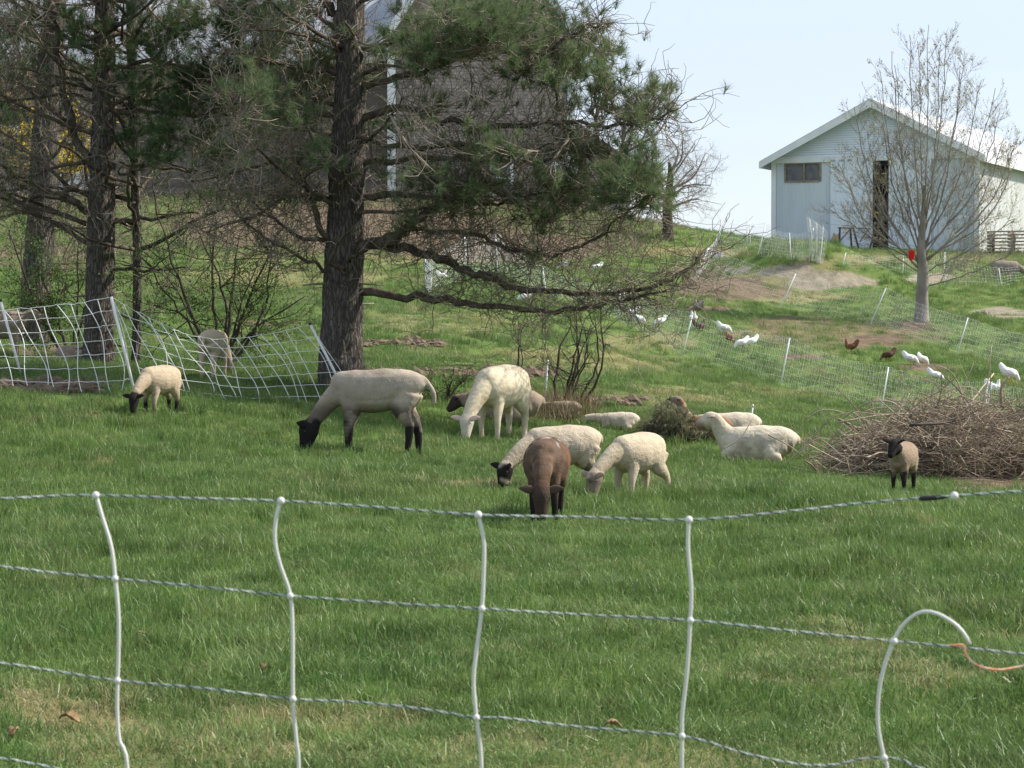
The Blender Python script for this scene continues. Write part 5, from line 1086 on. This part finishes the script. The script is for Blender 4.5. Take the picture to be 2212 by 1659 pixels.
# --- electric netting right in front of the camera
FD = 3.9
def FP(x, y): return P(x, y, FD+.03*math.sin(x*.011)+(y-1070)/1400*.05)
t = thing('netting_fence', 'close white electric netting of twisted wires and plastic struts across the foreground', 'fence', (0, FD, 0))
def resample(pl, step):
    p = smooth_path([FP(*a) for a in pl], 60*len(pl)); s_ = np.concatenate([[0], np.cumsum(np.linalg.norm(np.diff(p, axis=0), axis=1))]); ss = np.arange(0, s_[-1], step)
    return np.stack([np.interp(ss, s_, p[:, k]) for k in range(3)], 1), ss
def twisted(pl, r=.00105, pitch=.026):
    p, ss = resample(pl, .0026); tg = np.gradient(p, axis=0); tg /= np.linalg.norm(tg, axis=1)[:, None]; a = np.cross(tg, (0, 1, 0)); a /= np.linalg.norm(a, axis=1)[:, None]; b = np.cross(tg, a)
    ph = ss*2*PI/pitch+vnoise(ss*9, ss*0, 4)*2.0
    out = []
    for off, m_, rr in ((0, M['cord'], r), (PI*.72, M['cord'], r), (PI*1.36, M['cord_dark'], r*1.05)):
        q = MB(); q.tube(p+r*1.0*(np.cos(ph+off)[:, None]*a+np.sin(ph+off)[:, None]*b), rr, 5); out.append((q, m_))
    w_ = out[0][0].build('line_wire', out[0][1], t)
    out[1][0].build('strand', out[1][1], w_); out[2][0].build('strand', out[2][1], w_)
W1 = [(-1900,1110),(-1160,1120),(-420,1090),(-20,1078),(100,1072),(207,1070),(400,1076),(607,1082),(820,1096),(1033,1112),(1260,1117),(1488,1123),(1700,1105),(1850,1088),(1990,1076),(2060,1071),(2230,1060),(2560,1046),(3300,1056),(4000,1041)]
W2 = [(-1900,1210),(-1160,1220),(-420,1190),(-20,1222),(120,1238),(249,1250),(440,1268),(627,1287),(830,1302),(1041,1315),(1260,1328),(1491,1340),(1700,1362),(1930,1385),(2060,1397),(2230,1415),(2560,1450),(3300,1460),(4000,1445)]
W3 = [(-1900,1410),(-1160,1420),(-420,1390),(-20,1430),(120,1450),(254,1470),(440,1487),(633,1510),(760,1516),(900,1530),(1029,1550),(1080,1550),(1250,1570),(1473,1590),(1600,1625),(1720,1650),(1800,1652),(1860,1640),(1910,1637),(1950,1642),(2050,1668),(2560,1700),(3300,1710),(4000,1695)]
W4 = [(-1900,1620),(-1160,1630),(-420,1600),(-20,1636),(60,1648),(130,1662),(265,1700),(645,1740),(1042,1770),(1473,1810),(1918,1860),(2230,1890),(2560,1910),(3300,1920),(4000,1905)]
W5 = [(-1900,1920),(-1160,1930),(-420,1900),(275,1950),(648,1980),(1045,2010),(1475,2040),(1920,2070),(2560,2100),(3300,2110),(4000,2095)]
W6 = [(-1900,2170),(-1160,2180),(-420,2150),(280,2200),(650,2220),(1046,2240),(1478,2260),(1922,2280),(2560,2300),(3300,2310),(4000,2295)]
for W_ in (W1, W2, W3, W4, W5, W6): twisted(W_)
def knot(p, r=.0062, par=None):
    q = MB(); th = np.linspace(-PI/2, PI/2, 7); pp = np.array([p+np.array((0, 0, r*math.sin(a))) for a in th]); q.tube(pp, np.maximum(np.cos(th)*r, .0003), 10); q.build('knot', M['plastic'], par)
S1 = [(207,1070),(222,1120),(240,1180),(249,1250),(256,1330),(256,1400),(254,1470),(253,1530),(258,1600),(275,1659),(280,1950),(282,2200),(284,2440)]
S2 = [(607,1082),(596,1120),(594,1170),(605,1220),(627,1287),(632,1370),(633,1510),(640,1600),(645,1659),(648,1980),(650,2220),(650,2440)]
S3 = [(1033,1112),(1045,1170),(1045,1230),(1041,1315),(1030,1400),(1023,1470),(1029,1550),(1040,1659),(1045,2010),(1046,2240),(1046,2440)]
S4 = [(1488,1123),(1486,1180),(1493,1270),(1491,1340),(1484,1450),(1474,1540),(1473,1590),(1473,1659),(1475,2040),(1478,2260),(1478,2440)]
S5 = [(2095,1392),(2082,1368),(2060,1346),(2025,1326),(1990,1322),(1955,1345),(1930,1385),(1910,1440),(1898,1500),(1897,1570),(1910,1637),(1916,1659),(1918,1860),(1922,2280),(1922,2440)]
for S_, kn in ((S1, [(207,1070),(249,1250),(254,1470)]), (S2, [(607,1082),(627,1287),(633,1510)]), (S3, [(1033,1112),(1041,1315),(1029,1550)]), (S4, [(1488,1123),(1491,1340),(1473,1590)]), (S5, [(1930,1385),(1910,1637)])):
    p, ss = resample(S_, .012); q = MB(); q.tube(p, .0031, 8); so_ = q.build('vertical_strut', M['plastic'], t)
    for i_, k in enumerate(kn): knot(FP(*k)+np.array((0, -.002, 0)), .0066 if i_ == 0 else .0058, so_)
p, ss = resample([(1986,1077),(2010,1076),(2035,1074),(2052,1072)], .003); q = MB(); q.tube(p, np.interp(np.linspace(0, 1, len(p)), [0, .1, .7, 1], [.003, .0046, .004, .0025]), 10); q.build('connector', M['black'], t)
knot(FP(2061,1071)+np.array((0, -.002, 0)), .0068, t)
p, ss = resample([(2040,1396),(2080,1394),(2084,1408),(2098,1428),(2122,1441),(2160,1447),(2212,1438),(2300,1420),(2560,1452)], .004); q = MB(); q.tube(p, .0020, 6); q.build('orange_cord', M['orange'], t)
for xx, ys_ in ((-1530, (1112,1212,1415,1625,1925,2175,2430)), (-1160, (1118,1220,1420,1630,1930,2180,2430)), (-790, (1108,1205,1405,1615,1915,2165,2430)), (-120, (1080,1214,1420,1625,1925,2170,2440)), (2930, (1052,1455,1705,1915,2105,2305,2440)), (3300, (1056,1460,1710,1920,2110,2310,2440)), (3660, (1050,1452,1704,1914,2102,2304,2440))):
    p, ss = resample([(xx+U(-12, 12), y_) for y_ in ys_], .012); q = MB(); q.tube(p, .0031, 8); q.build('vertical_strut', M['plastic'], t)
for xx in (-1900, -420, 2560, 4000):
    a = FP(xx, 1030); g = np.array((a[0], a[1], H(a[0], a[1])-.15)); q = MB(); post(q, a, g, .011); q.build('post', M['plastic'], t)

# ------------------------------------------------------------------ brush pile, cut bough, clods, dry stalks, fallen leaves
pc = G(2075, 1012)
bp_ = thing('brush_pile', 'large heap of tangled dry branches at the right edge', 'brush pile', pc)
def pile_pt(x0, x1, hmax=1.0):
    px = U(x0, x1); g = G(px, 1040-(px-1780)*.012); f = np.clip((px-1800)/190, 0, 1)**.7; dep = U(0, 2.6); hh = (.54+.34*float(vnoise(px*.016, dep*1.3, 51)))*f*(math.sin(PI*np.clip((dep+.35)/3.2, 0, 1)))**.7
    x = g[0]*(g[1]+dep)/g[1]; y = g[1]+dep; return np.array((x, y, H(x, y)+hh*hmax)), hh
fine = MB(); mid_ = MB()
for k in range(4600):
    c, hh = pile_pt(1830, 2420, 1); lift = random.random()**.6; c[2] = H(c[0], c[1])+hh*lift
    dv = rvec(); dv[2] = dv[2]*.38+(.12 if lift > .8 else 0); dv[0] *= 1.3; L_ = U(.3, 1.0); p_ = wander(c-nrm(dv)*L_*.5, dv, L_, 5, .17, (0, 0, -.03)); p_[:, 2] = np.maximum(p_[:, 2], height(p_[:, 0], p_[:, 1])+.005)
    (fine if k % 4 else mid_).tube(p_, np.linspace(U(.003, .006), .002, 6), 3, False)
fine.build('twigs', M['stick2'], bp_, kind='stuff'); mid_.build('twigs', M['stick'], bp_, kind='stuff')
for k in range(14):
    c, hh = pile_pt(1900, 2400); c[2] = H(c[0], c[1])+hh*U(.5, 1.0); dv = rvec(); dv[2] = dv[2]*.3+.1; p_ = wander(c-nrm(dv)*.5, dv, U(.8, 1.6), 8, .10); p_[:, 2] = np.maximum(p_[:, 2], height(p_[:, 0], p_[:, 1])+.02); r_ = U(.011, .017)
    q = MB(); q.tube(p_, np.linspace(r_, r_*.5, 9), 7); q.build('limb', M['stick'] if k % 2 else M['wooddark'], bp_)
for k in range(260):
    edge = k < 30
    c, hh = pile_pt(1790 if edge else 1850, 1880 if edge else 2420); lift = random.random()**.35; c[2] = H(c[0], c[1])+hh*lift*1.02+.02
    dv = rvec(); dv[2] = dv[2]*.45+(.25 if edge else .10); dv[0] *= 1.3; L_ = U(.4, 1.4); bend = U(-.14, .05)
    p_ = wander(c-nrm(dv)*L_*.5, dv, L_, 9, .10, (0, 0, bend)); p_[:, 2] = np.maximum(p_[:, 2], height(p_[:, 0], p_[:, 1])+.01); r_ = U(.005, .011)
    q = MB(); q.tube(p_, np.linspace(r_, r_*.45, 10), 5); q.build('stick', M['stick'] if random.random() < .7 else M['stick2'], bp_)
# arching canes read from the picture
CANES = [([(1985,965),(1960,905),(1930,870),(1880,868),(1840,890),(1820,905)], .009), ([(2085,870),(2060,810),(2020,790),(1960,800),(1925,870),(1900,890)], .006), ([(1810,905),(1850,925),(1890,960),(1960,990),(2000,995)], .011), ([(1740,905),(1780,885),(1830,895),(1880,930)], .006),
               ([(1725,985),(1760,940),(1800,900),(1850,890)], .006), ([(1560,970),(1600,945),(1625,905)], .006), ([(1890,940),(1890,905),(1885,870)], .008), ([(2165,880),(2163,840),(2180,815)], .017), ([(1935,900),(1950,875),(1965,850)], .008), ([(2040,955),(2110,935),(2160,940)], .014),
               ([(2035,985),(2110,1000),(2180,1040),(2212,1060)], .010), ([(1790,1040),(1830,1010),(1900,1005),(1960,1010)], .010), ([(2090,1050),(2140,1035),(2230,1032)], .020), ([(1800,985),(1840,960),(1895,945)], .008), ([(1955,905),(1985,885),(2000,870)], .014), ([(1660,940),(1700,960),(1735,985)], .006), ([(1850,1020),(1920,940),(1975,880)], .007), ([(1760,1030),(1790,960),(1840,905),(1900,880),(1960,890)], .006), ([(1700,1000),(1750,955),(1790,950),(1850,985)], .006), ([(2000,900),(2040,850),(2090,835),(2130,860)], .007), ([(2060,905),(2075,860),(2085,835)], .009), ([(2195,900),(2170,860),(2120,850)], .007), ([(1770,985),(1830,935),(1900,915),(1990,930)], .008)]
for pl, r_ in CANES:
    r_ *= 1.25; dd = pc[1]-.6+U(-.3, .5); p_ = smooth_path([P(x_, y_, dd+.05*i_) for i_, (x_, y_) in enumerate(pl)], 16); q = MB(); q.tube(p_, np.linspace(r_, r_*.5, 16), 6); q.build('stick', M['stick'] if r_ < .014 else M['stick2'], bp_)
wp = P(2181, 822, G(2150, 1030)[1]+1.2)
hen(0, 0, 20, 'peck', 'white', 'white hen perched on the dark stick above the brush pile', loc=P(2182, 826, pc[1]-.4), S=.55)

# cut evergreen bough lying in the grass
bc = G(1468, 950); bo = thing('evergreen_bough', 'heap of cut grey-green evergreen boughs beside the lying sheep', 'bough', bc); tw = MB(); nd = MB(); tips = []
for (x_, y_, rx, ry, n_) in ((1455,905,40,26,60),(1420,920,34,18,34),(1490,925,40,22,46),(1440,885,24,14,20),(1520,940,26,14,22),(1535,925,14,14,10)):
    for k in range(n_):
        r2 = math.sqrt(random.random()); a = U(0, 2*PI); c = P(x_+rx*r2*math.cos(a), y_+ry*r2*math.sin(a), bc[1]+U(-.45, .35)); c[2] = max(c[2], H(c[0], c[1])+.03)
        b0 = np.array((c[0]+U(-.25, .25), c[1]+U(-.2, .2), H(c[0], c[1])+.05)); p_ = smooth_path([b0, (b0+c)/2+rvec()*.06, c], 5); tw.tube(p_, np.linspace(.008, .003, 5), 3, False)
        for j in range(5): needles(nd, c+rvec()*.06, nrm(c-b0+rvec()*.8+np.array((0, 0, .3))), .05, 22, 1.0, .12, .006)
tw.build('twigs', M['shrub'], bo, kind='stuff'); nd.build('needles', M['bough'], bo, kind='stuff')

# turned clods along the dirt strips (uncountable)
cl = MB()
def clod(c, r):
    v = np.array([(0, 0, 1), (.9, 0, .3), (.28, .86, .3), (-.73, .53, .3), (-.73, -.53, .3), (.28, -.86, .3), (.73, .53, -.3), (-.28, .86, -.3), (-.9, 0, -.3), (-.28, -.86, -.3), (.73, -.53, -.3), (0, 0, -1)])*RNG.uniform(.65, 1.2, (12, 1))
    cl.add(c+v*r*np.array((1.2, 1, .7)), [(0,1,2),(0,2,3),(0,3,4),(0,4,5),(0,5,1),(1,6,2),(2,7,3),(3,8,4),(4,9,5),(5,10,1),(2,6,7),(3,7,8),(4,8,9),(5,9,10),(1,10,6),(6,11,7),(7,11,8),(8,11,9),(9,11,10),(10,11,6)])
for (x0, x1, y0, y1, n_) in ((775,960,735,750,130),(780,1250,800,816,260),(1180,1390,862,876,120),(0,230,822,850,150),(540,600,700,708,20),(1700,1760,955,965,14)):
    for k in range(n_): g = G(U(x0, x1), U(y0, y1)); clod(g+np.array((0, 0, .01)), U(.02, .085)*(1 if random.random() < .85 else 1.8))
o = cl.build('soil_clods', M['clod'], None, False, 'stuff'); o['label'] = 'crumbly brown clods along the turned strips of soil'
# dry stalks round the saplings and along the rise
ds = MB()
for (x0, x1, y0, y1, n_, h_) in ((1125,1290,880,918,620,.34),(1400,1560,920,960,90,.22),(1560,1740,930,1000,120,.25),(1740,1800,960,1040,80,.25),(1290,1420,910,930,60,.2),(700,760,840,870,50,.2),(560,700,640,660,30,.25)):
    for k in range(n_):
        g = G(U(x0, x1), U(y0, y1)); p_ = wander(g, (U(-.5, .5), U(-.4, .4), 1), h_*U(.4, 1.3), 4, .16); ds.tube(p_, np.linspace(.0035, .0018, 5), 3, False)
o = ds.build('dry_stalks', M['drystalk'], None, True, 'stuff'); o['label'] = 'thin dry stalks standing in the grass'
# brambles on the brown bank under the house
br_ = MB(); gpx, gpy = to_px(fx, np.maximum(fy, 3), fz); gk = np.where((gpx > -80) & (gpx < 1420) & (gpy > 425) & (gpy < 560) & (fy > 66) & (fy < 97))[0]; gk = RNG.choice(gk, 4200); gsel = np.stack([fx[gk]+RNG.normal(0, .3, 4200), fy[gk]+RNG.normal(0, .3, 4200), fz[gk]], 1)
for k in range(4200):
    g = gsel[k]; p_ = wander(g, (U(-1, 1), U(-.6, .6), U(.1, .9)), U(.4, 1.4), 5, .3, (0, 0, -.06)); br_.tube(p_, np.linspace(.014, .006, 6), 3, False)
o = br_.build('bramble_thicket', M['stick2'], None, True, 'stuff'); o['label'] = 'low brown tangle of dead brambles on the bank'
# fallen leaves and scraps in the grass
for (x_, y_, sz, label) in ((190,1172,.035,'pale curled leaf lying in grass below the top wire at left'),(300,1392,.03,'dark dead leaf lying between the first and second struts'),(570,1465,.03,'upright tan dead leaf left of the second strut'),(1325,1596,.035,'reddish brown dead leaf near the bottom edge'),(1545,1028,.07,'dark clump of dung on the grass right of the lambs'),(150,1585,.05,'large withered leaf in the dry patch at lower left'),(30,1612,.035,'brown withered leaf at the lower left corner'),(205,905,.05,'pale scrap lying below the left netting')):
    g = G(x_, y_)+np.array((0, 0, .035)); q = MB(); a0 = U(0, PI); ring = []
    for i_ in range(9):
        f = i_/8; wd = sz*.42*math.sin(PI*min(1, f*.92+.06))**.8; cx_ = (f-.5)*sz*1.5
        for s_ in (-1, 0, 1): ring.append((cx_*math.cos(a0)-s_*wd*math.sin(a0), cx_*math.sin(a0)+s_*wd*math.cos(a0), abs(s_)*wd*.7+.35*sz*math.sin(f*2.6)+U(-.004, .004)))
    q.add(g+np.array(ring), None, [(3*i_+s_, 3*i_+s_+1, 3*i_+s_+4, 3*i_+s_+3) for i_ in range(8) for s_ in (0, 1)])
    lf_ = q.build('dead_leaf', M['leafdry'] if 'dung' not in label else M['clod']); so2 = lf_.modifiers.new('thick', 'SOLIDIFY'); so2.thickness = .004; tag(lf_, label, 'leaf' if 'leaf' in label else 'litter', 'litter in the grass')
